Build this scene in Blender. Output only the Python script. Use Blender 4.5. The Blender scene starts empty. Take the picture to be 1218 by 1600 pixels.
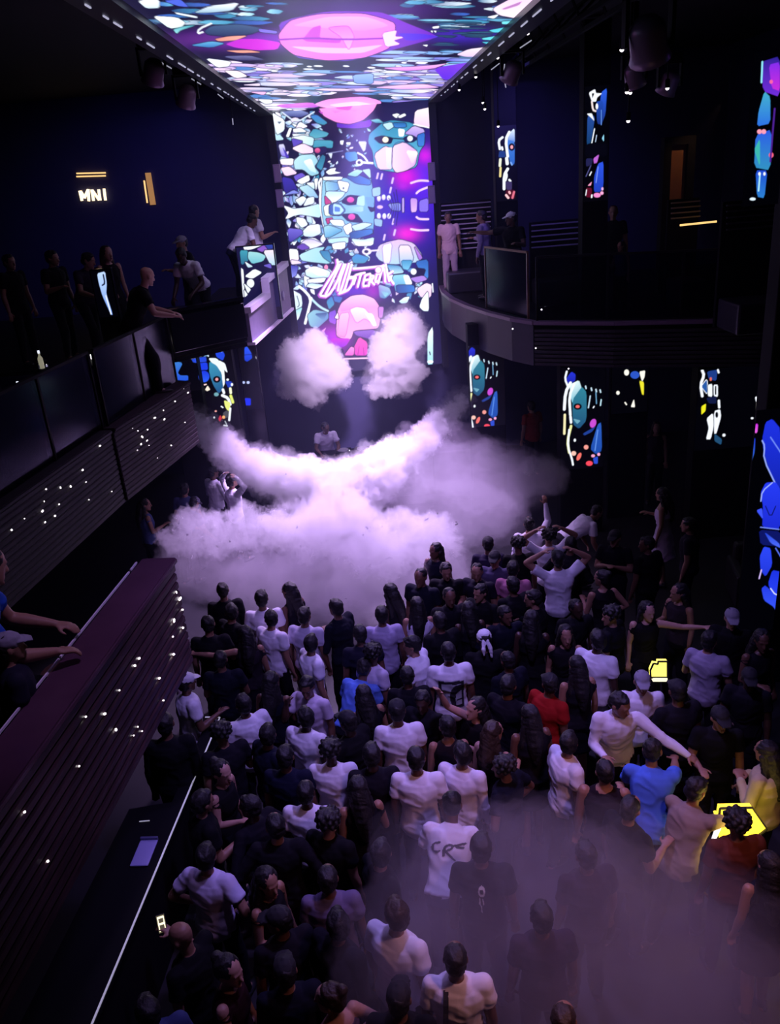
import bpy, bmesh, math, random
import numpy as np
from mathutils import Vector, Matrix, noise
from mathutils.bvhtree import BVHTree
random.seed(7); rng = np.random.default_rng(7)
S = bpy.context.scene; COL = S.collection

# ------------------------------------------------------------------ camera
F = 1300.0; CX, CY = 609.0, 800.0
EYE = np.array([0, 0, 6.8])
_y = np.array([-59, -531, F]); _y /= np.linalg.norm(_y)
_d = np.array([262, 3153, F]); _d -= _y * _d.dot(_y); _d /= np.linalg.norm(_d)
CAMM = np.stack([np.cross(_y, -_d), _y, -_d])
cd = bpy.data.cameras.new('camera'); cam = bpy.data.objects.new('camera', cd); COL.objects.link(cam)
cd.sensor_fit = 'VERTICAL'; cd.sensor_height = 36; cd.lens = F / 1600 * 36; cd.clip_start = .05
m = Matrix.Identity(4)
for i in range(3):
    m[i][0] = CAMM[i, 0]; m[i][1] = -CAMM[i, 1]; m[i][2] = -CAMM[i, 2]; m[i][3] = EYE[i]
cam.matrix_world = m; S.camera = cam

def ray(px, py): return CAMM @ np.array([px - CX, py - CY, F])
def atz(px, py, z):
    d = ray(px, py); return Vector(EYE + d * ((z - EYE[2]) / d[2]))
def aty(px, py, y):
    d = ray(px, py); return Vector(EYE + d * (y / d[1]))
def atx(px, py, x):
    d = ray(px, py); return Vector(EYE + d * (x / d[0]))
def proj(P):
    c = (np.asarray(P) - EYE) @ CAMM
    return CX + F * c[:, 0] / c[:, 2], CY + F * c[:, 1] / c[:, 2]

# ------------------------------------------------------------------ world, exposure, room lamps, added fill spots
S.view_settings.view_transform = 'Standard'; S.view_settings.look = 'None'
S.view_settings.gamma = 1; S.view_settings.use_curve_mapping = False; S.view_settings.exposure = 0
w = bpy.data.worlds.new('world'); S.world = w; w.use_nodes = True
w.node_tree.nodes['Background'].inputs[0].default_value = (.02, .015, .06, 1)
w.node_tree.nodes['Background'].inputs[1].default_value = .05
S.cycles.max_bounces = 8; S.cycles.volume_bounces = 3; S.cycles.diffuse_bounces = 3
S.cycles.glossy_bounces = 3; S.cycles.transparent_max_bounces = 16
S.cycles.use_denoising = True; S.cycles.sample_clamp_indirect = 4

def spot(name, loc, tgt, power, col, ang=60, blend=.6, size=.15):
    l = bpy.data.lights.new(name, 'SPOT'); l.energy = power; l.color = col
    l.spot_size = math.radians(ang); l.spot_blend = blend; l.shadow_soft_size = size
    o = bpy.data.objects.new(name, l); COL.objects.link(o); o.location = loc
    o.rotation_euler = (Vector(tgt) - Vector(loc)).to_track_quat('-Z', 'Y').to_euler(); return o
VIO = (.62, .5, 1.0)
spot('crowd_spot', (.9, 5.6, 7.9), (.6, 6.9, 1.2), 1050, (.41, .29, 1), 80, 1, .25)
spot('crowd_back_spot', (.5, 12.0, 7.8), (.9, 7.8, 1.2), 1000, (.40, .28, 1), 58, 1, .25)
spot('warm_spot', (2.4, 3.2, 6.0), (1.6, 4.6, .9), 330, (1, .40, .36), 70, 1, .2)
spot('fill_parapet', (-.2, 4.5, 7.9), (-2.1, 4.9, 3.9), 200, (.55, .34, .9), 50, 1, .15)  # added fill to bring out the parapet cap
spot('smoke_spot', (.3, 15.8, 7.8), (-.5, 13.5, 1.6), 7800, (.68, .44, 1), 60, .7, .25)
spot('smoke_front_spot', (-.2, 9.0, 7.8), (-.6, 12.6, 1.6), 900, (.40, .20, 1), 50, .8, .25)
spot('booth_spot', (-.1, 16.2, 3.4), (-.55, 13.4, 1.8), 330, (.95, .80, 1), 75, .8, .15)
spot('puff_spot', (.2, 11.8, 7.8), (-.15, 18.2, 3.3), 15500, (.78, .54, 1), 26, .8, .2)
spot('fill_wall_left', (-2.6, 15.5, 8.3), (-4.6, 20.3, 5.2), 320, (.16, .12, 1), 80, 1, .3)  # added blue fill on the end wall, left of the screen
spot('fill_wall_right', (3.0, 15.5, 8.3), (3.8, 20.3, 5.0), 320, (.18, .13, 1), 80, 1, .3)  # matching added blue fill to the right of the screen
spot('fill_stage', (.1, 13.5, 8.0), (-1.85, 16.6, 5.0), 800, (.62, .44, 1), 28, 1, .2)  # added fill on the podium face
spot('fill_dj', (.2, 14.5, 7.9), (-.95, 17.5, 1.4), 500, (.8, .65, 1), 14, .8, .1)  # added to lift the DJ out of the dark
spot('fill_balcony', (.6, 15.5, 7.9), (2.2, 18.8, 5.0), 420, (.72, .46, .85), 34, 1, .2)  # added to brighten the balcony figures

# ------------------------------------------------------------------ helpers
MATS = {}
def srgb(h):
    if isinstance(h, str):
        h = h.lstrip('#'); h = [int(h[i:i + 2], 16) / 255 for i in (0, 2, 4)]
    return tuple((c / 12.92 if c <= .04045 else ((c + .055) / 1.055) ** 2.4) for c in h)
def mat(name, col, rough=.6, metal=0, noise_s=0, amp=.25, bump=0, spec=.5, emit=0, trans=0, sheen=0):
    if name in MATS: return MATS[name]
    M = bpy.data.materials.new(name); M.use_nodes = True; nt = M.node_tree
    b = nt.nodes['Principled BSDF']; col = (*col, 1)
    b.inputs['Base Color'].default_value = col; b.inputs['Roughness'].default_value = rough
    b.inputs['Metallic'].default_value = metal; b.inputs['Specular IOR Level'].default_value = spec
    if emit:
        b.inputs['Emission Color'].default_value = col; b.inputs['Emission Strength'].default_value = emit
    if trans:
        b.inputs['Transmission Weight'].default_value = trans
    if noise_s:
        tc = nt.nodes.new('ShaderNodeTexCoord'); n = nt.nodes.new('ShaderNodeTexNoise')
        n.inputs['Scale'].default_value = noise_s; n.inputs['Detail'].default_value = 4
        nt.links.new(tc.outputs['Object'], n.inputs['Vector'])
        mx = nt.nodes.new('ShaderNodeMix'); mx.data_type = 'RGBA'
        mx.inputs[6].default_value = tuple(c * (1 - amp) for c in col[:3]) + (1,)
        mx.inputs[7].default_value = tuple(min(1, c * (1 + amp)) for c in col[:3]) + (1,)
        nt.links.new(n.outputs['Fac'], mx.inputs[0]); nt.links.new(mx.outputs[2], b.inputs['Base Color'])
        if bump:
            bp = nt.nodes.new('ShaderNodeBump'); bp.inputs['Strength'].default_value = bump; bp.inputs['Distance'].default_value = .01
            nt.links.new(n.outputs['Fac'], bp.inputs['Height']); nt.links.new(bp.outputs[0], b.inputs['Normal'])
    MATS[name] = M; return M
def woodmat(name, c1, c2, rough=.35, axis='Y', scale=6):
    M = bpy.data.materials.new(name); M.use_nodes = True; nt = M.node_tree; b = nt.nodes['Principled BSDF']
    tc = nt.nodes.new('ShaderNodeTexCoord'); mp = nt.nodes.new('ShaderNodeMapping')
    mp.inputs['Scale'].default_value = (scale * 3, .6, scale * 3) if axis == 'Y' else (.6, scale * 3, scale * 3)
    n = nt.nodes.new('ShaderNodeTexNoise'); n.inputs['Scale'].default_value = 2; n.inputs['Detail'].default_value = 6
    r = nt.nodes.new('ShaderNodeValToRGB'); r.color_ramp.elements[0].color = (*c1, 1); r.color_ramp.elements[1].color = (*c2, 1)
    r.color_ramp.elements[0].position = .35; r.color_ramp.elements[1].position = .65
    nt.links.new(tc.outputs['Object'], mp.inputs[0]); nt.links.new(mp.outputs[0], n.inputs['Vector'])
    nt.links.new(n.outputs['Fac'], r.inputs[0]); nt.links.new(r.outputs[0], b.inputs['Base Color'])
    b.inputs['Roughness'].default_value = rough; MATS[name] = M; return M

def link(name, me, m=None, parent=None, smooth=False):
    o = bpy.data.objects.new(name, me); COL.objects.link(o)
    if m is not None and not me.materials: me.materials.append(m)
    if parent: o.parent = parent
    if smooth: me.shade_smooth()
    return o
def from_bm(bm, name='m', smooth=False):
    me = bpy.data.meshes.new(name); bm.to_mesh(me); bm.free()
    if smooth: me.shade_smooth()
    return me
def obj(name, bm, m, parent=None, smooth=False): return link(name, from_bm(bm, name, smooth), m, parent)
def tag(o, label=None, cat=None, group=None, kind=None):
    if label: o['label'] = label
    if cat: o['category'] = cat
    if group: o['group'] = group
    if kind: o['kind'] = kind
    return o
def empty(name, loc, label=None, cat=None, group=None, rz=0, kind=None):
    o = bpy.data.objects.new(name, None); COL.objects.link(o); o.location = loc; o.rotation_euler = (0, 0, rz)
    o.empty_display_size = .1
    return tag(o, label, cat, group, kind)
def box(bm, x0, x1, y0, y1, z0, z1, bev=0):
    r = bmesh.ops.create_cube(bm, size=1)
    for v in r['verts']:
        v.co = Vector((x0 + (v.co.x + .5) * (x1 - x0), y0 + (v.co.y + .5) * (y1 - y0), z0 + (v.co.z + .5) * (z1 - z0)))
    if bev:
        bmesh.ops.bevel(bm, geom=list({e for v in r['verts'] for e in v.link_edges}), offset=bev, segments=2, affect='EDGES', profile=.5)
    return bm
def bx(*a, **k): return box(bmesh.new(), *a, **k)
def beam(bm, a, b, wd, h, up=Vector((0, 0, 1))):
    """box from a to b, wd wide, h tall (a, b on its centre line)"""
    a = Vector(a); b = Vector(b); d = (b - a); L = d.length; d.normalize()
    s = d.cross(up).normalized(); u = s.cross(d).normalized(); vs = []
    for p in (a, b):
        for i, j in ((-1, -1), (1, -1), (1, 1), (-1, 1)): vs.append(bm.verts.new(p + s * (i * wd / 2) + u * (j * h / 2)))
    for f in ((0, 1, 2, 3), (7, 6, 5, 4), (0, 4, 5, 1), (1, 5, 6, 2), (2, 6, 7, 3), (3, 7, 4, 0)): bm.faces.new([vs[k] for k in f])
    return bm
def prism(pts, z0, z1):
    bm = bmesh.new(); lo = [bm.verts.new((x, y, z0)) for x, y in pts]; hi = [bm.verts.new((x, y, z1)) for x, y in pts]
    bm.faces.new(lo[::-1]); bm.faces.new(hi); n = len(pts)
    for i in range(n): bm.faces.new((lo[i], lo[(i + 1) % n], hi[(i + 1) % n], hi[i]))
    bmesh.ops.recalc_face_normals(bm, faces=bm.faces); return bm
def lathe(prof, seg=14, c=(0, 0, 0), bm=None):
    bm = bm or bmesh.new(); rings = []
    for r, z in prof:
        rings.append([bm.verts.new((c[0] + r * math.cos(2 * math.pi * k / seg), c[1] + r * math.sin(2 * math.pi * k / seg), c[2] + z)) for k in range(seg)])
    for a, b in zip(rings, rings[1:]):
        for k in range(seg): bm.faces.new((a[k], a[(k + 1) % seg], b[(k + 1) % seg], b[k]))
    bm.faces.new(rings[0][::-1]); bm.faces.new(rings[-1]); return bm
def vnoise(P, seed=0):
    """smooth lattice noise in [-1, 1] for an (N, 3) array"""
    I = np.floor(P).astype(np.int64); f = P - I; f = f * f * f * (f * (f * 6 - 15) + 10); out = np.zeros(len(P))
    for dx in (0, 1):
        for dy in (0, 1):
            for dz in (0, 1):
                h = ((I[:, 0] + dx) * 374761393 + (I[:, 1] + dy) * 668265263 + (I[:, 2] + dz) * 2147483647 + seed * 974711) & 0xffffffff
                h = ((h ^ (h >> 13)) * 1274126177) & 0xffffffff; h = (h ^ (h >> 16)) & 0xffff
                out += (h / 32767.5 - 1) * np.abs(1 - dx - f[:, 0]) * np.abs(1 - dy - f[:, 1]) * np.abs(1 - dz - f[:, 2])
    return out * 1.25
def coords(me):
    a = np.empty(len(me.vertices) * 3, np.float32); me.vertices.foreach_get('co', a); n = np.empty(len(a), np.float32); me.vertices.foreach_get('normal', n); return a.reshape(-1, 3).astype(float), n.reshape(-1, 3).astype(float)
def setco(me, P): me.vertices.foreach_set('co', P.astype(np.float32).ravel()); me.update()
def remeshed(bm, voxel, sm=2, wr=0, wf=8):
    bmesh.ops.recalc_face_normals(bm, faces=bm.faces)
    me = from_bm(bm); o = bpy.data.objects.new('tmp', me); COL.objects.link(o)
    r = o.modifiers.new('r', 'REMESH'); r.mode = 'VOXEL'; r.voxel_size = voxel
    if sm:
        s = o.modifiers.new('s', 'SMOOTH'); s.iterations = sm; s.factor = .5
    dg = bpy.context.evaluated_depsgraph_get()
    out = bpy.data.meshes.new_from_object(o.evaluated_get(dg))
    bpy.data.objects.remove(o); bpy.data.meshes.remove(me)
    if wr:
        P, Nn = coords(out); Q = P @ np.array([[.80, .36, -.48], [-.60, .48, -.64], [0, .80, .60]]); Q = Q + .05 * np.stack([vnoise(Q * 6 + 3), vnoise(Q * 6 + 11), vnoise(Q * 6 + 19)], 1)
        d = .8 * vnoise(Q * np.array([wf * .7, wf, wf * .8])) + .7 * (1 - 2 * np.abs(vnoise(Q * np.array([wf * .9, wf * 1.9, wf * .8]) + 7.3, 3)))
        setco(out, P + Nn * (d * wr)[:, None])
    out.shade_smooth(); return out

# ------------------------------------------------------------------ LED canvases: per-vertex pictures
class Canvas:
    def __init__(s, X, Y, bg):
        s.X = X; s.Y = Y; s.C = np.tile(np.array(srgb(bg)), (len(X), 1)); s.k = (0, 0, 1)
    def crop(s, x0, y0, sc): s.k = (x0, y0, sc)
    def _t(s, pts): return np.array([(s.k[0] + x / s.k[2], s.k[1] + y / s.k[2]) for x, y in pts], float)
    def _sd(s, P, pad, closed=True):
        lo = P.min(0) - pad; hi = P.max(0) + pad
        idx = np.nonzero((s.X > lo[0]) & (s.X < hi[0]) & (s.Y > lo[1]) & (s.Y < hi[1]))[0]
        if len(idx) == 0: return idx, None
        x = s.X[idx]; y = s.Y[idx]; d2 = np.full(len(idx), 1e9); ins = np.zeros(len(idx), bool)
        n = len(P)
        for i in range(n if closed else n - 1):
            a = P[i]; b = P[(i + 1) % n]; e = b - a; L = e.dot(e) + 1e-9
            t = np.clip(((x - a[0]) * e[0] + (y - a[1]) * e[1]) / L, 0, 1)
            d2 = np.minimum(d2, (x - a[0] - t * e[0]) ** 2 + (y - a[1] - t * e[1]) ** 2)
            if closed:
                c = ((a[1] > y) != (b[1] > y)); ins ^= c & (x < a[0] + (y - a[1]) * e[0] / (e[1] if abs(e[1]) > 1e-9 else 1e-9))
        d = np.sqrt(d2); return idx, np.where(ins, d, -d)
    def _mix(s, idx, cov, col):
        cov = np.clip(cov, 0, 1)[:, None]; s.C[idx] = s.C[idx] * (1 - cov) + cov * col
    @staticmethod
    def chaikin(P, n, closed=True):
        for k in range(n):
            Q = np.roll(P, -1, 0); q = .14 if k == 0 else .25
            if closed: P = np.stack([P * (1 - q) + Q * q, P * q + Q * (1 - q)], 1).reshape(-1, 2)
            else:
                a = P[:-1]; b = P[1:]; R = np.stack([a * .75 + b * .25, a * .25 + b * .75], 1).reshape(-1, 2); P = np.vstack([P[:1], R, P[-1:]])
        return P
    def poly(s, pts, c, c2=None, ang=90, sm=1, soft=1.2, ol=None, olw=1.3, raw=False):
        P = np.array(pts, float) if raw else s._t(pts); P = s.chaikin(P, sm)
        idx, sd = s._sd(P, 4)
        if sd is None: return
        if ol is not None: s._mix(idx, .5 + (sd + olw) / soft, np.array(srgb(ol)))
        c = np.array(srgb(c)); col = c
        if c2 is not None:
            dx, dy = math.cos(math.radians(ang)), math.sin(math.radians(ang)); q = P @ np.array([dx, dy])
            t = np.clip((s.X[idx] * dx + s.Y[idx] * dy - q.min()) / (np.ptp(q) + 1e-6), 0, 1)[:, None]
            col = c * (1 - t) + np.array(srgb(c2)) * t
        s._mix(idx, .5 + sd / soft, col)
    def line(s, pts, wd, c, sm=1, soft=1.0):
        P = s.chaikin(s._t(pts), sm, False); wd = wd / s.k[2]
        idx, sd = s._sd(P, wd + 3, False)
        if sd is not None: s._mix(idx, .5 + (sd + wd / 2) / soft, np.array(srgb(c)))
    def ell(s, x, y, rx, ry, c, c2=None, ol=None, olw=1.3, n=20, ang=90, rot=0, soft=1.2):
        r = math.radians(rot); pts = []
        for k in range(n):
            a = 2 * math.pi * k / n; u, v = rx * math.cos(a), ry * math.sin(a)
            pts.append((x + u * math.cos(r) - v * math.sin(r), y + u * math.sin(r) + v * math.cos(r)))
        s.poly(pts, c, c2, ang, 0, soft, ol, olw)
    def glow(s, x, y, rx, ry, c, a=1):
        x, y = s._t([(x, y)])[0]; rx /= s.k[2]; ry /= s.k[2]
        g = a * np.exp(-(((s.X - x) / rx) ** 2 + ((s.Y - y) / ry) ** 2)); s.C = s.C * (1 - g[:, None]) + g[:, None] * np.array(srgb(c))
def led_mat(name, strength):
    M = bpy.data.materials.new(name); M.use_nodes = True; nt = M.node_tree; b = nt.nodes['Principled BSDF']
    a = nt.nodes.new('ShaderNodeVertexColor'); a.layer_name = 'led'
    b.inputs['Base Color'].default_value = (.01, .01, .012, 1); b.inputs['Roughness'].default_value = .35
    nt.links.new(a.outputs[0], b.inputs['Emission Color']); b.inputs['Emission Strength'].default_value = strength
    MATS[name] = M; return M
def led_grid(name, o, u, v, nu, nv, m, parent, draw, bg='#0b0a26'):
    """flat panel of LEDs: corner o, edges u, v; draw(canvas) paints what the panel shows"""
    o = np.array(o); u = np.array(u); v = np.array(v)
    a, b = np.meshgrid(np.linspace(0, 1, nu), np.linspace(0, 1, nv)); a = a.ravel(); b = b.ravel()
    P = o + a[:, None] * u + b[:, None] * v
    cv = Canvas(*proj(P), bg); draw(cv)
    i = np.arange((nu - 1) * (nv - 1)); r = i // (nu - 1); c = i % (nu - 1); k = r * nu + c
    Fc = np.stack([k, k + 1, k + nu + 1, k + nu], 1)
    me = bpy.data.meshes.new(name); me.from_pydata(P.tolist(), [], Fc.tolist())
    at = me.color_attributes.new('led', 'FLOAT_COLOR', 'POINT')
    at.data.foreach_set('color', np.hstack([cv.C, np.ones((len(P), 1))]).ravel().astype(np.float32))
    return link(name, me, m, parent)
LED = led_mat('led_screen', 1.35); LEDP = led_mat('led_pillar', 1.15)

# ------------------------------------------------------------------ shell
M_floor = mat('floor_dark', (.012, .011, .016), .6, noise_s=3)
M_wall = mat('wall_navy', (.012, .012, .05), .7, noise_s=2)
M_black = mat('matte_black', (.006, .006, .008), .7, spec=.12)
M_gloss = mat('gloss_black', (.006, .006, .008), .2)
M_grey = mat('fixture_grey', (.30, .29, .34), .5, noise_s=20)
M_wood = woodmat('dark_wood', (.030, .013, .018), (.075, .032, .040), .3)
M_woodx = woodmat('dark_wood_cross', (.008, .005, .009), (.018, .010, .018), .7, 'X')
M_woodp = woodmat('dark_wood_panel', (.015, .006, .012), (.032, .012, .026), .7)
M_lilac = mat('lilac_paint', (.17, .14, .22), .5, noise_s=6)
M_edge = mat('pale_edge', (.75, .68, .78), .4)
M_glint = mat('glint_lamp_glow', (1, .92, .95), emit=3)  # emissive; shared by stand-in glints and real bulbs
M_strip = mat('strip_glow', (.8, .85, 1), emit=1.1)
M_edgelight = mat('edge_glow', (.75, .75, 1), emit=.55)
M_gold = mat('gold_glow', (1, .62, .22), emit=1.2)
M_goldsign = mat('sign_glow', (1, .80, .50), emit=1.8)
M_yellow = mat('yellow_glow', (1, .78, .05), emit=1.5)
M_glass = mat('smoked_glass', (.45, .45, .6), .03, trans=1)
def struct(name, bm, m): return tag(obj(name, bm, m), kind='structure')
YS = 20.0; ZC = 8.12; XL, XR = -1.60, 1.77; ZB = 2.35
struct('floor', bx(-9, 8.5, -1, 21, -.2, 0), M_floor)
struct('ceiling', bx(-9, 8.5, -1, 21, 8.75, 8.95), mat('ceiling_black', (.003, .003, .006), .8))
struct('wall_back', bx(-9, 8.5, YS + .35, YS + .6, 0, 8.75), M_wall)
struct('wall_left', bx(-9.2, -9, -1, 21, 0, 8.75), M_wall)
struct('wall_right', bx(8.5, 8.7, -1, 21, 0, 8.75), M_wall)
struct('wall_front', bx(-9, 8.5, -1.2, -1, 0, 8.75), M_black)

# ------------------------------------------------------------------ what the screens show
N, W, L, T, B, D, V, MG, PK, LP = '#15133a', '#eff5ff', '#b4dbec', '#3b8cae', '#3a7acb', '#1d4a88', '#4a2ad2', '#d41fe6', '#f49ade', '#ecc9f3'
def draw_main(c):
    def p(col, *xy, c2=None, ang=90, ol=N, sm=1, olw=1.1):
        c.poly(list(zip(xy[::2], xy[1::2])), col, c2, ang, sm, 1.1, ol, olw)
    c.crop(420, 160, 4.685)
    c.glow(1010, 740, 330, 380, '#3a1fc0', .95); c.glow(1130, 560, 110, 220, '#5a24e0', .9)
    c.glow(1000, 545, 85, 75, '#d018d8', 1); c.glow(1140, 390, 55, 55, '#c41ad8', 1); c.glow(1010, 960, 85, 55, '#e01acc', 1)
    c.glow(980, 610, 30, 25, '#b020d8', .8)
    # painted reflection of the ceiling's pink form
    p('#5426b4', 495, 150, 690, 140, 760, 120, 740, 180, 640, 190, 500, 185, c2='#7a2fd0', ang=0)
    p(PK, 330, -10, 800, -10, 765, 60, 690, 130, 590, 160, 490, 145, 400, 100, 370, 50, c2='#e683dc', sm=2)
    p('#f7b6ea', 400, -10, 700, -10, 640, 70, 560, 50, 480, 85, c2='#e57ad8', ol=None, sm=2)
    p('#d860d0', 470, 20, 560, 30, 620, 15, 590, 60, 500, 50, ol=None); p('#b44ac4', 360, 60, 400, 75, 385, 85, ol=None)
    # small shards filling the left and the middle
    r = np.random.default_rng(11); sh = [W, L, '#8fb6e0', '#5a8cc8', '#cdd6f6', '#7468cc', T, '#e9d6f2']
    def shard(x, y, a, q):
        t = r.uniform(0, 2 * math.pi); pts = [(x + a * f * math.cos(t + g) * q, y + a * f * math.sin(t + g)) for f, g in ((1, 0), (r.uniform(.4, .7), r.uniform(1, 1.8)), (r.uniform(.6, 1), r.uniform(2.6, 3.4)), (r.uniform(.25, .6), r.uniform(4.2, 5.2)))]
        c.poly(pts, sh[r.integers(8)], sh[r.integers(8)], r.uniform(0, 180), 1, 1.0, N, .9)
    for k in range(120):
        y = r.uniform(60, 1020); x0 = 20 + y * .115; shard(r.uniform(x0, x0 + 340 if y < 560 else x0 + 280), y, r.uniform(22, 58), 1)
    for k in range(26): shard(r.uniform(400, 740), r.uniform(1000, 1240), r.uniform(18, 40), 1.2)
    for k in range(40): shard(r.uniform(200, 560), r.uniform(1050, 1420), r.uniform(20, 50), 1)
    for k in range(20): shard(r.uniform(830, 1160), r.uniform(1200, 1460), r.uniform(20, 50), 1)
    for k in range(26): shard(r.uniform(420, 740), r.uniform(190, 500), r.uniform(8, 22), 1.3)
    # left column of shards
    p(W, 18, 70, 115, 130, 112, 205, 55, 240, c2='#d9ecf4'); p('#59607a', 60, 140, 95, 140, 75, 160, ol=None)
    p('#8d9bd4', 60, 55, 200, 45, 300, 80, 230, 110, 140, 100, c2='#313a80'); c.line([(80, 60), (200, 150), (330, 70)], 9, '#cfdcf2', 1)
    p(W, 150, 185, 168, 188, 145, 255, 124, 250); p(W, 165, 155, 205, 165, 190, 180); p('#e8eefc', 175, 195, 230, 185, 280, 215, 180, 220)
    p('#e2ebfa', 170, 230, 300, 235, 290, 250, 180, 250)
    p(B, 300, 100, 350, 90, 430, 150, 400, 165, 350, 150, c2=T)
    p(T, 330, 190, 440, 225, 420, 250, 330, 265, 290, 240, c2='#5aa6bd'); p('#4c9cb8', 330, 275, 470, 280, 465, 335, 400, 330, 320, 330, c2=T)
    p(W, 155, 260, 250, 240, 330, 260, 320, 320, 250, 300, c2=L, ang=0); p('#5a47b8', 165, 262, 255, 285, 180, 330)
    p('#f6dff0', 165, 335, 250, 300, 330, 340, 320, 370, 240, 375, c2=LP, ang=0)
    p('#201c50', 325, 335, 415, 325, 425, 360, 370, 385, 330, 370); c.ell(355, 352, 20, 18, '#e0669e', '#b23a78')
    p('#2e6b8e', 390, 380, 415, 400, 385, 500, 345, 470, c2=T)
    p(L, 180, 430, 230, 385, 330, 380, 360, 430, 330, 470, 370, 520, 310, 540, 250, 490, 190, 490, c2='#8cc1d6', ang=30)
    p(W, 250, 430, 310, 410, 350, 520, 300, 500, c2=L, ol=None)
    p('#cfd0f4', 70, 310, 110, 305, 130, 400, 90, 390, c2='#7a6ad8'); p('#4634b0', 95, 320, 150, 400, 130, 415, ol=None)
    p(W, 80, 415, 180, 410, 175, 460, 90, 455, c2='#f5def2'); p('#f7d8ee', 85, 480, 150, 470, 210, 520, 120, 540, c2=LP)
    p('#6a55c8', 180, 540, 240, 515, 270, 540, 200, 580); p(W, 200, 575, 290, 530, 300, 570, 240, 600)
    p('#3a2fa4', 95, 545, 170, 560, 215, 650, 140, 690, 110, 640, c2='#2a2478'); p('#7b86dc', 110, 680, 180, 640, 225, 665, 160, 670)
    p(L, 215, 620, 300, 600, 340, 660, 365, 700, 290, 690, c2='#88b2e0', ang=40); p(W, 270, 590, 330, 585, 335, 640, c2=L)
    p(W, 330, 560, 360, 555, 345, 650); c.line([(380, 560), (360, 600), (390, 700), (380, 760)], 14, W)
    # pale fish like blades
    p(W, 105, 755, 140, 765, 180, 780, 260, 770, 375, 740, 380, 845, 290, 830, 230, 820, 180, 830, 140, 850, 120, 850, 145, 810, c2=L, ang=0)
    p(W, 190, 715, 250, 685, 280, 710, 230, 760, c2='#c8d8f0'); p('#dce8fa', 280, 700, 330, 690, 330, 740, 250, 760)
    p(W, 200, 840, 260, 850, 285, 895, 240, 920, 205, 880, c2='#d8e6f8'); p(W, 240, 950, 290, 900, 370, 890, 380, 960, 320, 985, 260, 980, c2='#c6dcec')
    p('#6e62cc', 135, 920, 240, 930, 250, 960, 150, 1031, c2='#41389a'); p(W, 230, 1010, 330, 990, 390, 1031, 240, 1031)
    # central masked face, seen sideways
    c.line([(395, 555), (370, 700), (385, 800), (400, 900), (440, 1010)], 16, W, 2)
    p('#8fc3e2', 395, 550, 745, 560, 770, 700, 770, 840, 760, 960, 440, 1010, 400, 880, 385, 770, 390, 640, c2='#6ea8da', ang=0, sm=0)
    p('#4c86c2', 410, 575, 520, 590, 510, 640, 420, 660, c2='#9accdc', ang=160); p(W, 500, 570, 590, 590, 570, 660, 520, 640, c2='#dcecf8')
    p(D, 560, 545, 640, 525, 745, 570, 740, 605, 640, 595, c2=B, ang=0); p(L, 570, 530, 640, 490, 690, 500, 640, 545, c2='#7fc4cc'); p(L, 680, 495, 740, 485, 745, 560)
    p(W, 395, 545, 540, 545, 530, 565, 400, 570); c.ell(545, 628, 7, 7, N)
    p(L, 420, 650, 560, 655, 540, 690, 470, 740, 410, 700, c2=W); p('#b73f7c', 408, 680, 460, 735, 412, 750)
    p(W, 400, 760, 460, 740, 470, 830, 410, 830, c2='#dff0d8'); p('#2a4f9e', 440, 750, 520, 740, 560, 790, 520, 830, 440, 820, c2='#5d8fd8', ang=0)
    p(L, 470, 740, 520, 750, 550, 790, 520, 820, 470, 820, ol=D); p('#4a7cd0', 480, 760, 520, 770, 520, 800, 480, 800, ol=None)
    p('#141238', 530, 730, 580, 680, 690, 690, 640, 745, 580, 750, sm=1); c.ell(597, 713, 26, 20, '#ee5cb8', '#c83a94')
    p('#141238', 530, 820, 640, 815, 690, 880, 580, 870, sm=1); c.ell(605, 838, 26, 22, '#ee5cb8', '#c83a94'); c.line([(470, 735), (530, 725), (560, 695)], 8, N); c.line([(470, 828), (530, 825)], 8, N)
    p('#a8d8ea', 650, 690, 700, 680, 700, 760, 640, 750, c2=L, ol=None); p('#78b4dc', 560, 770, 690, 760, 690, 800, 570, 800, c2='#a6d2ec', ang=0, ol=None)
    p('#b43a78', 415, 850, 470, 845, 430, 895); p(W, 440, 860, 540, 860, 560, 910, 470, 900, c2='#cfe6f4')
    p('#9ccfe2', 400, 910, 440, 900, 545, 935, 450, 985, 410, 990, c2='#4f9cc4', ang=60); p(W, 540, 910, 600, 880, 610, 950, 570, 970)
    p('#cce8f4', 600, 905, 690, 880, 760, 890, 640, 950, c2=L); p(D, 590, 950, 755, 925, 760, 960, 600, 1010, c2=B, ang=0); p(L, 430, 1000, 580, 985, 580, 1031, 440, 1031)
    p(N, 725, 760, 760, 730, 775, 790, 745, 800); p('#6c9fe0', 700, 690, 760, 700, 770, 770, 720, 760, ol=None)
    p(W, 415, 510, 450, 485, 490, 480, 480, 505, 530, 515, 440, 530); p(W, 520, 280, 548, 278, 540, 312, 522, 305); p(W, 565, 292, 598, 292, 595, 312, 570, 310); p('#c9cff0', 650, 285, 715, 285, 705, 350, 690, 360)
    p('#2c6ab4', 555, 365, 640, 360, 650, 420, 590, 435, 560, 410, c2='#4e9cd4', ang=0); p('#cfd8ee', 432, 370, 465, 370, 455, 415); c.line([(420, 375), (540, 355)], 5, '#8f98c8')
    c.ell(662, 440, 26, 24, W); c.ell(660, 440, 13, 12, N); c.line([(690, 440), (770, 445)], 15, W, 0); c.line([(650, 370), (690, 390), (720, 430)], 12, W)
    # upper right mask
    p('#2f86ae', 735, 230, 830, 150, 900, 130, 1050, 150, 1130, 230, 1140, 300, 1100, 360, 1080, 470, 1000, 500, 930, 510, 800, 490, 770, 460, 760, 360, 725, 290, c2='#5fb2d6', sm=1)
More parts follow.
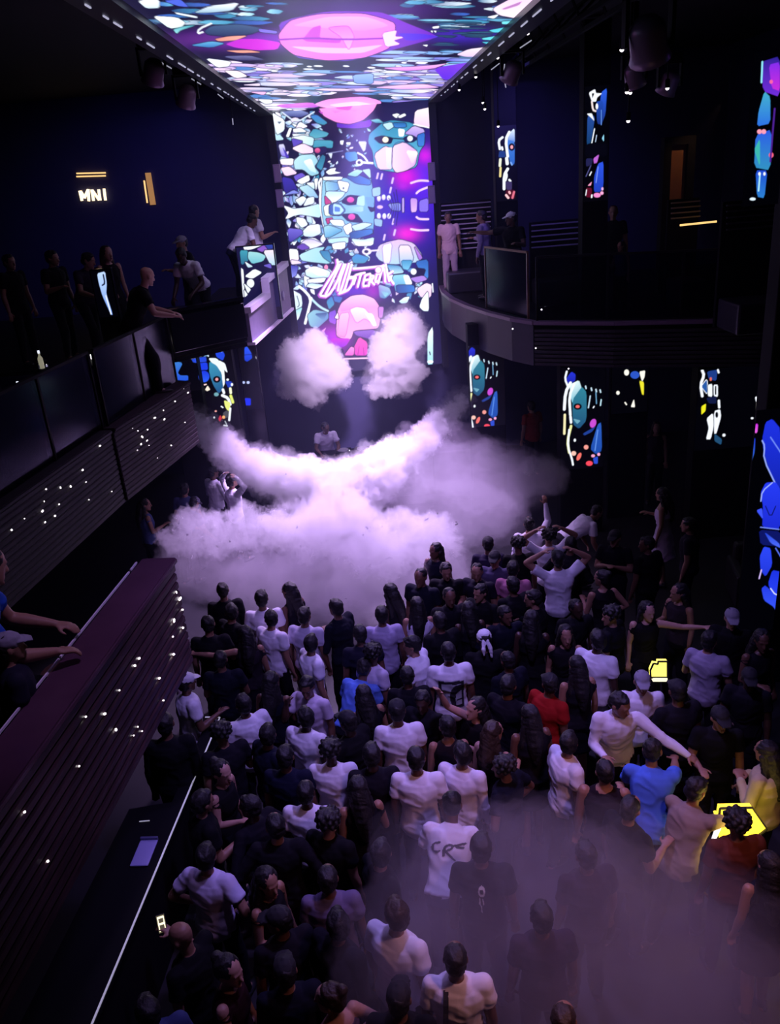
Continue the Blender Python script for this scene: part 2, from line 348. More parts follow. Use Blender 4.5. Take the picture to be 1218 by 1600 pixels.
    p('#c9b2ea', 990, 230, 1060, 170, 1140, 200, 1120, 300, 1060, 240, c2='#7a58c8'); p(W, 945, 190, 995, 200, 985, 250, 950, 250, ol=None); p(L, 830, 160, 890, 145, 925, 170, 870, 205)
    p('#1f63a4', 905, 150, 1000, 150, 1005, 180, 920, 185, c2=B); p('#8fd0dc', 740, 130, 800, 120, 840, 150, 780, 150, c2=T); p(W, 900, 90, 940, 80, 970, 100, 930, 115); p(W, 940, 105, 990, 80, 1005, 95, 960, 115)
    p('#edd0ee', 770, 380, 850, 320, 900, 340, 905, 490, 800, 490, c2=LP); p('#f4e4f6', 855, 330, 905, 330, 900, 490, 860, 480, c2='#cfd6f2', ol=None)
    p('#f1d4f0', 905, 320, 990, 290, 1090, 360, 1070, 460, 1000, 500, 930, 515, 900, 470, c2='#d0a4e4', ang=0); p('#faeef8', 1000, 350, 1095, 360, 1050, 460, ol=None, c2='#e3c0ec')
    c.line([(905, 330), (930, 290), (1000, 285), (1060, 330)], 6, '#3a5a9a'); c.line([(905, 340), (900, 470)], 5, '#8a70b8')
    p('#121034', 770, 262, 830, 245, 905, 262, 890, 300, 810, 298); c.ell(852, 273, 22, 21, '#fbf3d8'); p('#1a1a50', 985, 262, 1030, 240, 1090, 265, 1050, 290, 1000, 290); c.ell(1032, 264, 20, 20, '#e8f6ff')
    c.line([(890, 262), (985, 268)], 9, N); p('#2c62c0', 1085, 240, 1140, 220, 1135, 320, 1090, 320, c2=B)
    p('#f6e9f8', 1070, 60, 1182, 35, 1182, 185, 1090, 175, 1060, 150, c2='#e6bfe8'); c.line([(1060, 160), (1170, 185)], 8, W)
    # ribs and teeth at the right
    for i, y in enumerate((575, 640, 860, 930)): c.line([(1165, y + (0, -20, -5, 5)[i]), (1100, y + (-5, 5, -5, 8)[i]), (1040 + 40 * (i in (1, 2)), y + (15, 25, -20, -2)[i])], 15, '#e6c3f4', 2)
    p('#b98ae8', 1035, 700, 1085, 705, 1080, 800, 1040, 805, c2='#d8b0ee', ol='#2a1480'); p('#7f6ae0', 1100, 720, 1165, 700, 1165, 800, 1100, 800, ol='#2a1480')
    p('#8a96e4', 870, 745, 960, 735, 965, 795, 900, 790, c2='#6d74dc'); p('#b9a2ee', 975, 700, 988, 700, 988, 805, 975, 805)
    for x, y, h in ((790, 680, 45), (825, 675, 40), (862, 680, 38), (790, 810, 45), (830, 812, 42), (865, 812, 40)): c.ell(x + 14, y + h / 2, 14, h / 2, W, '#cdbdf0', n=12)
    c.ell(812, 766, 22, 13, '#d6b6f0'); p('#9ac2ee', 755, 630, 815, 618, 815, 680, 760, 690); p('#8fb6ea', 770, 850, 830, 860, 825, 910, 775, 900)
    for x, y in ((885, 640), (900, 570), (820, 540), (790, 535), (905, 870), (915, 950), (840, 985)): c.line([(x, y + 20), (x + 8, y - 15)], 14, '#cfb8f2')
    for k in range(4): c.line([(930 - 18 * k, 640 + 20 * k), (950 - 14 * k, 770), (930 - 18 * k, 900 - 20 * k)], 6, '#1a0f60', 2)
    # lower half
    c.crop(420, 360, 4.685)
    p('#c8bcf0', 200, 130, 260, 70, 320, 65, 400, 100, 330, 130, 240, 140, c2=W); p('#6646b0', 200, 120, 250, 95, 300, 130, 240, 145); p(L, 220, 180, 330, 130, 410, 120, 380, 160, 460, 215, 440, 245, 300, 230, 240, 220, c2='#8fcbd4', ang=20)
    p('#2f7aa6', 370, 150, 440, 150, 460, 240, 400, 200, c2=T); p(W, 145, 135, 210, 140, 220, 220, 150, 240, c2='#f2d9f0'); p('#e8d6f4', 160, 215, 220, 225, 240, 240, 165, 250); c.ell(418, 270, 14, 18, '#ee8ab4')
    p('#3b3aa6', 155, 255, 215, 260, 200, 330, 160, 350, c2='#7f86dc'); p(W, 265, 290, 330, 260, 450, 300, 440, 345, 320, 350, 270, 330, c2=L); p('#f4e0f2', 280, 265, 380, 275, 430, 330, 350, 330, ol=None)
    p('#e9f0fb', 255, 330, 300, 350, 270, 420, 260, 400); p(W, 280, 360, 420, 345, 400, 380, 290, 385); p(L, 300, 385, 410, 400, 340, 430, 270, 410, c2=W)
    p('#dfe8f4', 170, 435, 235, 470, 245, 540, 215, 620, 190, 670, c2='#b9dfe2', ang=90); c.line([(205, 480), (225, 545), (210, 560)], 6, N); p('#8ed0d6', 190, 590, 245, 560, 220, 640, 195, 672, c2=W)
    c.line([(220, 410), (260, 440), (310, 500), (290, 580), (265, 680)], 18, W, 2); c.line([(310, 500), (370, 560), (430, 590)], 16, L, 2); c.ell(305, 500, 14, 14, W)
    p('#4e86b4', 280, 620, 330, 580, 430, 600, 440, 640, 350, 720, 300, 700, c2='#8cc0d0', ang=200); p('#1f3f78', 330, 610, 430, 600, 400, 660, ol=None, c2='#5a90bc')
    p('#2f80b8', 420, 520, 460, 480, 480, 540, 440, 580, c2=T); p('#2d6fb2', 470, 480, 540, 490, 520, 530, 480, 520); p('#6a3ac0', 440, 600, 490, 580, 490, 690, 440, 670, c2='#8a50d8')
    p('#f6a8a0', 280, 760, 340, 735, 390, 745, 350, 775); p('#f0b4e0', 385, 735, 420, 710, 400, 750); c.line([(200, 720), (215, 760)], 8, '#f3dcf0')
    # skull cap at right, pale robe
    p('#d9b6ea', 805, 110, 870, 85, 960, 65, 1060, 95, 1120, 180, 1110, 230, 900, 250, 810, 220, 780, 180, c2='#a9cdf0'); p('#f6e6f8', 830, 110, 900, 90, 885, 240, 840, 240, c2='#d8d8f4', ol='#9a84c8')
    p('#eed8f4', 950, 110, 1030, 110, 1060, 210, 1000, 290, 960, 250, c2='#7ab8de'); p('#b882dc', 1060, 110, 1125, 200, 1100, 220, c2='#9a6ad0'); p('#3f8fc0', 970, 220, 1050, 220, 1020, 290, 980, 280, ol='#2a5a8a', c2='#70bcdc')
    p('#2f84b8', 860, 250, 960, 260, 990, 310, 900, 320, c2=L); p('#2a5fb0', 1070, 230, 1165, 210, 1165, 360, 1120, 330, c2='#3d7fd0'); p('#111038', 1030, 310, 1070, 275, 1145, 285, 1130, 330, 1060, 340); c.ell(1058, 302, 21, 22, W)
    p('#a47cd8', 1030, 350, 1130, 330, 1160, 360, 1080, 385); p('#8cd0e4', 900, 330, 1010, 320, 1040, 400, 1070, 440, 930, 460, c2='#3c8cc0'); p(W, 980, 330, 1020, 325, 1050, 390, 1010, 420, ol=None); p(D, 930, 400, 1060, 400, 1070, 450, 940, 460, c2=B, ang=0)
    p(L, 800, 395, 880, 420, 895, 460, 850, 500, 810, 490, c2=T); p('#8cd4d8', 815, 440, 880, 460, 850, 490, ol=None); p('#cfe4f2', 790, 375, 890, 370, 900, 410, c2='#7fb6d8')
    p(W, 950, 520, 990, 490, 1030, 485, 1010, 530, 970, 535, c2=L); p('#f2d8ee', 1080, 430, 1150, 385, 1190, 400, 1185, 490, 1110, 490, c2=LP); p(W, 1100, 560, 1120, 500, 1165, 440, 1170, 590, 1130, 590, c2='#dfeef6'); c.line([(1195, 390), (1200, 450)], 8, W)
    p('#e8f4fa', 1160, 760, 1200, 700, 1200, 990, 1160, 990, c2='#8ed2e0', ang=90); c.ell(1180, 962, 22, 12, W); c.line([(1175, 890), (1180, 910)], 8, N)
    c.ell(715, 155, 34, 24, '#e6def4'); c.ell(712, 155, 16, 12, N); c.line([(740, 150), (800, 145)], 12, '#dcd2f0'); p('#3a86c8', 605, 200, 640, 170, 735, 200, 700, 240, 620, 240, c2=T); p(L, 600, 60, 690, 70, 770, 50, 760, 110, 640, 115, c2=W)
    p(W, 460, 100, 500, 90, 560, 85, 555, 130, 520, 138, 470, 135)
    # pink helmeted head at the bottom
    c.glow(640, 440, 190, 60, '#5f22c0', .9); c.glow(760, 440, 50, 60, '#a020b0', .8); c.glow(470, 790, 110, 90, '#b81ad8', .9); c.glow(380, 800, 60, 50, '#7420c8', .8)
    p('#ee8fe0', 500, 600, 530, 530, 600, 480, 690, 470, 770, 500, 810, 560, 815, 640, 800, 720, 620, 730, 600, 800, 490, 780, c2='#f0a6dc', sm=2); p('#f6c0ea', 600, 480, 690, 470, 770, 500, 800, 560, 740, 560, 640, 570, 520, 600, 540, 530, c2='#e080d8', ol=None, sm=2)
    p('#fbe3f2', 590, 580, 640, 560, 700, 570, 740, 620, 770, 690, 700, 640, 640, 680, c2='#eeb0e0', ol='#c868c0'); p('#fceef8', 700, 600, 760, 610, 790, 700, 760, 700, ol=None); p('#f6b8d8', 520, 610, 590, 600, 560, 780, 500, 770, c2='#f08cc8', ol='#d868bc')
    p('#f3d6ec', 480, 640, 505, 600, 510, 650); p('#c07ad8', 800, 560, 840, 560, 830, 640, 805, 640); p('#8a5cc0', 615, 740, 780, 725, 760, 800, 640, 770, c2='#6a3aa8', ol='#2a1450')
    p('#c01ec8', 450, 790, 600, 790, 560, 850, 470, 860, c2='#8a1fd0', ol=None); p('#f050b0', 620, 860, 660, 780, 720, 820, 720, 915, 630, 915, c2='#d83ab8', ol='#3a1050'); p('#f08ad0', 550, 915, 600, 850, 625, 860, 620, 915, c2='#e45cc0'); p('#2a1448', 480, 870, 540, 870, 545, 910, 490, 890)
    c.line([(660, 850), (650, 910)], 6, '#b02a98'); c.line([(690, 860), (695, 910)], 6, '#b02a98'); c.line([(550, 940), (720, 935)], 10, '#f4c8ec', 0)
    p('#15123c', 560, 955, 725, 950, 700, 1031, 600, 1031, ol=None)
    # sketched white lettering with pink shade
    def s(*xy, wd=17, sh=True):
        pts = list(zip(xy[::2], xy[1::2]))
        if sh: c.line([(x - 6, y + 5) for x, y in pts], wd + 9, '#b858c8', 1)
    def t(*xy, wd=15): c.line(list(zip(xy[::2], xy[1::2])), wd, '#fbeff8', 1)
    strokes = [(500, 215, 505, 260, 440, 360, 375, 470), (520, 250, 460, 380, 415, 470), (548, 250, 490, 400, 430, 485, 380, 478), (560, 250, 520, 360, 505, 440), (585, 245, 545, 380, 520, 455), (605, 250, 580, 350, 550, 450, 515, 462), (575, 360, 600, 335, 625, 355, 590, 430, 550, 450),
               (600, 350, 640, 330, 620, 390), (640, 325, 700, 310), (675, 315, 650, 412), (705, 330, 685, 410, 715, 405), (700, 365, 725, 360), (715, 325, 740, 318), (745, 330, 730, 405), (748, 330, 772, 335, 745, 370, 770, 395), (790, 320, 775, 380, 800, 370), (790, 320, 815, 315), (838, 255, 815, 330, 800, 385),
               (835, 260, 850, 320, 850, 375), (855, 250, 868, 320, 880, 370), (875, 320, 905, 300), (880, 340, 912, 390), (620, 280, 700, 275, 790, 265, 840, 262)]
    for q in strokes: s(*q)
    for q in strokes: t(*q)
    c.ell(800, 290, 20, 22, '#f8f0fa', ol='#b858c8')
def draw_ceiling(c):
    r = np.random.default_rng(3); c.crop(0, 0, 1)
    c.glow(430, 62, 130, 14, '#7a22c0', .9); c.glow(330, 62, 60, 9, '#5a2a70', .6); c.glow(560, 15, 130, 16, '#3d1670', .9); c.glow(720, 55, 60, 12, '#4426c0', .7); c.glow(640, 122, 110, 8, '#5a22c0', .8)
    pal_c = ['#e6effc', '#b7c8ee', '#7fa6dc', '#8c7ad8', '#cdb2ea', '#eadcf6', '#4f7fc4', '#e4c8f0']
    pal_t = ['#3f8fb4', '#2c6a94', '#62aed0', '#9ad4ea', '#2a4f86', '#dfeefa', '#3a62c4']
    def streak(x, y, w, h, col, c2=None):
        k = r.uniform(-.15, .15) * h
        c.poly([(x - w / 2, y + k), (x - w / 4, y - h / 2), (x + w / 5, y - h * .4), (x + w / 2, y - k), (x + w / 4, y + h / 2), (x - w / 5, y + h * .45)], col, c2, 0, 1, 1.0, N, .8, True)
    def edge(y): return 205 + 1.29 * y, 838 - 1.06 * y
    for k in range(240):       # dense pale bands before the end wall
        y = r.uniform(97, 172); a, b = edge(y); x = r.uniform(a, b)
        if abs(x - 535) < 60 and y > 148: continue
        if y < 112 and 455 < x < 640: continue
        streak(x, y, r.uniform(18, 85), r.uniform(2.6, 6.5), pal_c[r.integers(8)], pal_c[r.integers(8)] if r.random() < .5 else None)
    for k in range(46):        # teal blades at the near right
        y = r.uniform(-30, 45); x = r.uniform(610, 830)
        streak(x, y, r.uniform(25, 80), r.uniform(2.5, 7), pal_t[r.integers(7)], pal_t[r.integers(7)])
    for k in range(38):
        y = r.uniform(-30, 36); x = r.uniform(250, 470)
        streak(x, y, r.uniform(25, 85), r.uniform(3, 8), pal_t[r.integers(7)], pal_t[r.integers(7)])
    for k in range(18): streak(r.uniform(680, 760), r.uniform(34, 80), r.uniform(20, 60), r.uniform(1.5, 3), '#24506e')
    for k in range(22): streak(r.uniform(600, 790), r.uniform(80, 104), r.uniform(30, 80), r.uniform(3, 6), ['#5f9ad4', '#9cc4ec', '#dfe9fb', '#6a5ad0'][r.integers(4)], '#8fb4e8')
    for k in range(16): streak(r.uniform(420, 660), r.uniform(98, 112), r.uniform(8, 22), r.uniform(2, 4), '#e8ecfa')
    c.crop(200, 0, 3.69)
    def p(col, *xy, c2=None, ang=90, ol=N, sm=1): c.poly(list(zip(xy[::2], xy[1::2])), col, c2, ang, sm, 1.1, ol, 1.0)
    p(W, 60, 10, 100, -10, 180, 0, 180, 45, 105, 48, c2='#cfe6f0'); p('#4a62d8', 205, 5, 300, -5, 350, 40, 290, 35); p(W, 140, 92, 280, 100, 330, 130, 310, 155, 240, 165, c2='#dcefee'); p('#4aa6b4', 260, 170, 330, 150, 390, 145, 300, 175, 280, 195, c2='#8fd4dc')
    p(W, 375, 75, 470, 35, 640, 15, 600, 60, 480, 72, c2='#8fb4c8'); p('#dde9f6', 270, 70, 400, 95, 395, 105, 280, 82); p('#3e5a80', 440, 180, 480, 150, 640, 140, 790, 165, 700, 200, 560, 210, 460, 200, c2='#1f2c58'); c.line([(480, 135), (410, 165), (400, 195), (430, 185)], 9, W)
    p('#d88a7c', 500, 225, 580, 210, 690, 205, 620, 232, 520, 238, c2='#f0a898', ang=0); p('#b82ac8', 560, 255, 640, 225, 760, 225, 880, 245, 860, 285, 740, 290, 620, 275, c2='#d622d8', ang=0, ol=None); p('#5fa8d8', 355, 262, 480, 238, 560, 250, 480, 275, c2='#2f6fae'); p('#e89a88', 560, 292, 700, 290, 770, 302, 640, 305)
    p('#7a6ad8', 750, 165, 860, 180, 855, 195, 760, 185); p('#6a6a9c', 545, 325, 700, 320, 790, 345, 640, 350, c2='#2a2a5c'); p(W, 445, 335, 595, 355, 580, 382, 515, 390); p('#f4e2f2', 550, 405, 640, 410, 690, 440, 620, 452); p('#e8d4f4', 655, 490, 760, 480, 760, 496); p('#f0b8ee', 700, 530, 800, 530, 780, 548); p(W, 745, 572, 830, 575, 830, 595, 790, 600)
    p('#3f80c0', 1050, 665, 1090, 650, 1160, 710, 1110, 715, c2=T)
    # big pink form across the near ceiling
    c.crop(200, 0, 1.74)
    p('#7a2ac4', 400, 60, 540, 30, 690, 32, 750, 60, 850, 100, 740, 130, 600, 168, 450, 160, c2='#5a22b0', ol=None, sm=2)
    p('#ee84e4', 408, 95, 440, 55, 520, 38, 640, 36, 730, 62, 715, 130, 640, 158, 540, 165, 450, 150, 415, 120, c2='#e46ed4', sm=2)
    p('#f4a8ec', 440, 70, 540, 45, 650, 45, 715, 70, 640, 85, 520, 75, c2='#ec86e0', ol=None, sm=2); p('#f6b4e8', 430, 125, 520, 145, 640, 145, 700, 120, 600, 132, ol=None, sm=2); p('#c840cc', 500, 75, 525, 68, 520, 105, 580, 108, 575, 118, 470, 112, ol=None); p('#e070d8', 540, 75, 600, 70, 615, 100, 600, 138, 580, 100, c2='#f4a6e6', ol='#b03ac0', sm=2)
    c.line([(410, 108), (500, 103), (590, 108), (700, 104)], 5, '#9a28bc'); p('#f8d0f0', 690, 90, 730, 82, 725, 100, 755, 100, 720, 110, 740, 120, 700, 128, ol='#8a2ab8'); p('#4a2ad2', 730, 90, 800, 92, 850, 100, 760, 112, ol=None)
    p('#ee8ae0', 500, 285, 540, 270, 640, 262, 690, 275, 680, 300, 640, 300, 560, 298, c2='#f2a2e2', sm=2); p('#d45cd0', 400, 285, 500, 278, 520, 292, 420, 294, c2='#b84ad0', ol=None); p('#f8c8ee', 540, 285, 620, 275, 670, 285, 600, 297, ol=None, sm=2)
    c.crop(520, 0, 3.582)
    p('#ecc8ee', 890, 50, 1000, -10, 1140, -20, 1100, 50, 1040, 105, 930, 85, c2='#f4e4f4'); p('#b478b8', 940, 50, 1060, 5, 1040, 30, 960, 55, ol=None); p(W, 860, 95, 930, 80, 900, 105); p('#6fd8e4', 945, 120, 1000, 118, 990, 135, 945, 135); p('#4fc4d8', 870, 170, 980, 150, 960, 180, 900, 182); p('#5cd0dc', 830, 215, 935, 198, 900, 225, 840, 222); p('#4ab8d0', 830, 235, 885, 235, 870, 250)
    p('#f4e0f4', 690, 305, 760, 275, 870, 262, 830, 318, 740, 318, c2='#d4bdf0'); p('#7a3ad8', 560, 380, 780, 345, 700, 430, 620, 450, c2='#5a2ad8', ol=None); p('#f0b4e6', 270, 380, 420, 375, 560, 365, 640, 355, 560, 385, 400, 398, c2='#c878e0'); p('#f4c2e6', 220, 490, 400, 475, 520, 472, 600, 490, 400, 500, c2='#d098e8')
    p('#8fb0e4', 110, 420, 225, 410, 225, 470, 120, 465, c2='#6c90d8'); p(W, 555, 150, 595, 145, 590, 158, 560, 160); p(W, 545, 172, 558, 172, 556, 184); p(W, 562, 172, 578, 172, 575, 184); p(W, 500, 252, 530, 250, 525, 262)
def pillar_art(c, kind, k, rim=None):
    """tall narrow LED art: blue robes, white bones, red eyes on black"""
    c.crop(*k)
    def p(col, *xy, c2=None, ang=90, ol=None, sm=1): c.poly(list(zip(xy[::2], xy[1::2])), col, c2, ang, sm, 1.0, ol, 1.0)
    def l(wd, col, *xy): c.line(list(zip(xy[::2], xy[1::2])), wd, col, 1)
    K = '#03030c'
    if kind == 'a':
        p('#dfeeff', 205, 790, 265, 730, 268, 880, 200, 860, c2='#2f72d0'); p('#3f7ad8', 195, 840, 266, 860, 266, 1080, 225, 1070, 200, 960, c2='#2a62c0'); l(26, W, 215, 770, 180, 840, 200, 1000); c.ell(238, 912, 30, 36, K); c.ell(238, 912, 13, 18, '#f7a6b0')
        l(22, W, 150, 820, 112, 850, 125, 930); p('#1d3a80', 120, 950, 175, 950, 180, 1010, 110, 1010); l(20, W, 145, 915, 150, 935); l(24, '#e8ecd8', 130, 1030, 125, 1090); l(20, '#e8d890', 132, 1110, 128, 1190); l(30, W, 190, 1020, 195, 1070); l(26, W, 200, 1120, 165, 1180, 165, 1310); l(16, W, 180, 1150, 195, 1180, 180, 1230)
        l(16, '#7aa6f0', 230, 1060, 240, 1080); l(20, W, 215, 1225, 225, 1235); p('#3c3260', 180, 1240, 240, 1240, 240, 1320, 190, 1320); p('#4a0a18', 180, 1320, 270, 1320, 270, 1405, 180, 1400); l(22, '#f4b0b8', 215, 1340, 220, 1350); l(20, '#e07088', 260, 1340, 245, 1395); l(22, '#f7c8cc', 185, 1370, 205, 1395)
    elif kind == 'b':
        p('#2a5ce0', 1090, 390, 1145, 350, 1130, 600, 1090, 700, 1070, 560, c2='#16307c'); p('#234a9c', 960, 600, 1030, 620, 1010, 760, 990, 870, 950, 900, c2='#123a66'); p(W, 970, 395, 1030, 360, 1040, 400, 1100, 400, 1050, 440, 1040, 480, 1000, 480); p(K, 1000, 400, 1025, 400, 1005, 450)
        p('#1f48b0', 1040, 480, 1110, 470, 1100, 700, 1050, 690, c2='#16307c'); c.ell(1048, 525, 12, 28, W); l(16, '#efe0e0', 1000, 480, 1010, 560, 1035, 570); p(W, 950, 595, 1000, 590, 1025, 665, 990, 630); l(10, W, 1025, 740, 1000, 870); l(7, '#bcd4f4', 1045, 800, 1035, 860); p('#8fd4f0', 1095, 830, 1115, 790, 1115, 860)
        l(6, '#6a9ae8', 1090, 560, 1090, 700); p(K, 940, 880, 1150, 870, 1150, 1000, 940, 1010); p('#b860d0', 1015, 1020, 1070, 980, 1050, 1060, 1020, 1070); p('#20204c', 945, 1020, 1010, 1020, 1000, 1080, 945, 1100); l(10, '#4a4a80', 990, 1090, 945, 1190); p('#2c52e0', 1020, 1200, 1060, 1070, 1110, 1050, 1110, 1280, 1080, 1340, 1020, 1340, c2='#1c3cb8'); l(8, '#7a96f4', 1060, 1100, 1040, 1250)
        p('#f09cc4', 960, 1280, 1000, 1240, 990, 1280); l(10, W, 995, 1150, 980, 1180); p('#5a0a24', 945, 1300, 1000, 1300, 1000, 1390, 945, 1390); l(8, W, 950, 1320, 942, 1370); c.ell(1050, 1370, 34, 22, '#f48cd0'); c.ell(1095, 1350, 16, 16, '#f7a8d8'); l(14, W, 1000, 1370, 998, 1390); c.ell(1100, 1310, 10, 16, '#e8b0e0')
    elif kind == 'c':   # far right upper column (crop 660,60 x2.183)
        p('#2a1f8c', 1155, 80, 1218, 60, 1218, 200, 1160, 180, c2='#6a2ad0'); p('#7a2ae0', 1180, 90, 1218, 80, 1218, 180, 1190, 170, c2='#c02ad0'); p('#3fa4c4', 1145, 250, 1165, 180, 1185, 200, 1185, 290, 1140, 300, c2='#2a6ad8'); p('#2a56d8', 1135, 330, 1190, 310, 1185, 450, 1130, 440, c2='#2f8ab8'); p('#3ab0a8', 1130, 380, 1150, 340, 1150, 440, ol=None); l(6, '#8ce0f0', 1158, 80, 1155, 150); c.ell(1148, 318, 8, 8, '#f79ab0'); c.ell(1163, 318, 8, 8, '#f79ab0')
        c.ell(1188, 398, 8, 9, '#f0607c'); c.ell(1188, 148, 6, 7, '#f060a0'); p('#1c44c8', 1135, 450, 1175, 450, 1165, 545, 1140, 540, c2='#2a7ac8'); l(5, '#a8e4f0', 1150, 460, 1145, 520); c.ell(1125, 548, 10, 5, '#dff2ff'); c.ell(1148, 462, 4, 6, W); c.ell(1165, 462, 4, 6, W); l(6, '#4a1f8c', 1200, 240, 1185, 420)
    elif kind == 'd':   # lower columns with the hooded face (crop 860,560 x3.402)
        p('#2632d0', 80, 110, 110, 70, 132, 85, 130, 120, 95, 140, ol=K, c2='#1a22a0'); l(10, W, 85, 70, 75, 110, 92, 150); p('#dff2f4', 100, 140, 150, 115, 165, 160, 150, 200, 115, 240, 105, 200, c2='#63b4cc', ang=60); p('#2f7f96', 115, 220, 165, 150, 190, 180, 190, 330, 150, 375, 118, 350, c2='#1d4c74'); l(15, W, 105, 130, 78, 180, 72, 270); l(13, W, 125, 135, 98, 200, 104, 300)
        c.ell(143, 256, 22, 17, K); c.ell(143, 256, 11, 8, '#f06a6a'); l(12, '#f0e8b4', 75, 300, 72, 400); l(13, W, 105, 310, 108, 340); l(13, '#e6e8a0', 108, 360, 88, 440, 98, 500); l(10, W, 98, 380, 90, 470, 112, 530, 118, 565); p('#6aa4b8', 118, 320, 160, 330, 140, 350); c.ell(225, 345, 16, 24, '#c44ad0', rot=20); p('#1d3a8c', 170, 400, 240, 360, 220, 390, 180, 410)
        p('#2858b8', 210, 480, 250, 350, 268, 340, 272, 490, 240, 510, c2='#1c4aa8'); l(6, '#5a8ae0', 250, 380, 235, 490); p('#2a4ac8', 225, 530, 250, 520, 250, 560, 230, 560); c.ell(122, 505, 13, 12, '#f2c0b0'); c.ell(150, 522, 10, 22, '#f07068', rot=25); c.ell(188, 472, 12, 12, '#f09a90', rot=20); c.ell(205, 558, 18, 13, '#f4485c'); c.ell(225, 518, 10, 8, '#f0a0c8'); c.ell(255, 510, 8, 8, '#f4a8d8'); c.ell(128, 435, 6, 8, W)
        for x, y in ((185, 148), (215, 158), (240, 165), (262, 168)): l(7, '#c4dff0', x, y, x + 3, y + 12)
        l(6, '#c4e0f4', 210, 200, 200, 262); l(6, '#bfe4f4', 268, 220, 264, 250); l(6, W, 226, 262, 230, 256); l(5, '#6aa0c8', 240, 180, 243, 240)
    elif kind == 'e':   # lower right column (crop 860,560 x3.402)
        l(14, W, 805, 65, 815, 90, 795, 140, 805, 200); p('#2456a0', 800, 150, 830, 110, 832, 190, ol=W); p(W, 835, 140, 858, 135, 858, 205, 835, 200, ol=K); p(W, 865, 140, 888, 140, 888, 205, 866, 200, ol=K); l(8, K, 876, 150, 876, 190); p('#1c3a84', 830, 70, 885, 60, 880, 120, 840, 110); l(10, W, 888, 62, 892, 75); l(12, W, 893, 225, 895, 260); p('#e6e020', 800, 300, 800, 255, 825, 240, 822, 280); p('#101840', 825, 210, 880, 200, 880, 240, 840, 240); p(W, 828, 320, 860, 290, 870, 340, 850, 430, 825, 430, 840, 370); p(W, 868, 280, 900, 270, 905, 310, 880, 400, 868, 400, ol=K); c.ell(882, 300, 8, 16, K); p('#1f4a70', 870, 400, 910, 430, 905, 460, 870, 440); c.ell(920, 408, 8, 8, W); c.ell(850, 110, 6, 10, '#e06858')
        l(13, W, 1092, 210, 1096, 225); l(15, '#efe6dc', 1100, 240, 1098, 310); l(10, W, 1068, 318, 1072, 318)
    elif kind == 'f':   # blue robe, far right (crop 1080,560 x3.81)
        p('#1c2fd8', 440, 380, 480, 360, 530, 420, 530, 800, 470, 700, 430, 560, 420, 480, c2='#1222a8'); l(8, '#8fa4f4', 420, 490, 435, 520, 428, 600, 500, 750); l(7, '#6f8af0', 470, 470, 530, 560); p('#2438e8', 410, 800, 440, 740, 500, 735, 530, 780, 530, 1020, 420, 1010, 425, 880, c2='#1a28c8'); p('#3a50f0', 385, 905, 420, 890, 425, 960); l(7, '#93a6f6', 412, 850, 420, 790, 480, 740); l(6, '#0a1050', 440, 880, 470, 950, 500, 880); l(6, '#7088f0', 410, 1005, 520, 1018)
        p('#0c1460', 400, 1020, 530, 1030, 530, 1120, 410, 1110); p('#2040d0', 430, 1030, 520, 1100, 530, 1130, 470, 1100, c2='#4a66f0'); p('#2a44ec', 405, 1180, 430, 1120, 470, 1130, 480, 1230, 440, 1300, 410, 1260, c2='#2034d0'); p('#1a30d8', 455, 1340, 480, 1260, 530, 1270, 530, 1440, 480, 1410, c2='#2840e8'); l(8, '#c8b0f0', 402, 1310, 415, 1260); p('#2238dc', 415, 1370, 440, 1350, 530, 1450, 530, 1560, 490, 1480, 430, 1440, c2='#3a58f4'); l(6, '#dfe6ff', 470, 1370, 500, 1410, 530, 1400); p('#3a54f0', 490, 1480, 530, 1500, 530, 1560); l(6, '#5a74f4', 500, 1130, 530, 1180)
        p('#1a2fc0', 335, 600, 350, 500, 380, 470, 375, 560, 355, 620, c2='#2f62c0'); p('#2a6a90', 230, 340, 300, 345, 310, 380, 270, 385); p('#1c2aa8', 290, 395, 365, 390, 365, 435, 300, 440); p('#c42ad8', 360, 390, 396, 390, 390, 445, 362, 440, c2='#e060d8'); p('#174a70', 230, 480, 280, 440, 300, 490, 250, 500); c.ell(296, 577, 22, 20, '#f06a40', '#f8a080', ol='#5a1010'); c.ell(308, 485, 18, 14, '#8a3a48'); l(6, '#bcd0e8', 290, 440, 360, 440); l(5, '#9ab8d0', 290, 435, 320, 345)
    elif kind == 'g':   # lower left column (crop 220,530 x6.09)
        p('#2044d8', 705, 120, 760, 85, 800, 150, 780, 205, 720, 170, ol=K); p(W, 725, 95, 760, 85, 775, 125, 740, 110); p('#e4f0f4', 640, 180, 720, 180, 790, 260, 800, 420, 770, 480, 770, 320, 700, 260, c2='#f4f8fa'); p('#3c94b8', 650, 210, 720, 250, 765, 320, 785, 470, 740, 520, 690, 440, 650, 330, c2='#1d4f86', ang=70); p(W, 740, 200, 800, 230, 825, 320, 800, 300, 760, 250); c.ell(722, 382, 36, 32, K); c.ell(722, 382, 14, 14, '#f2a0a4')
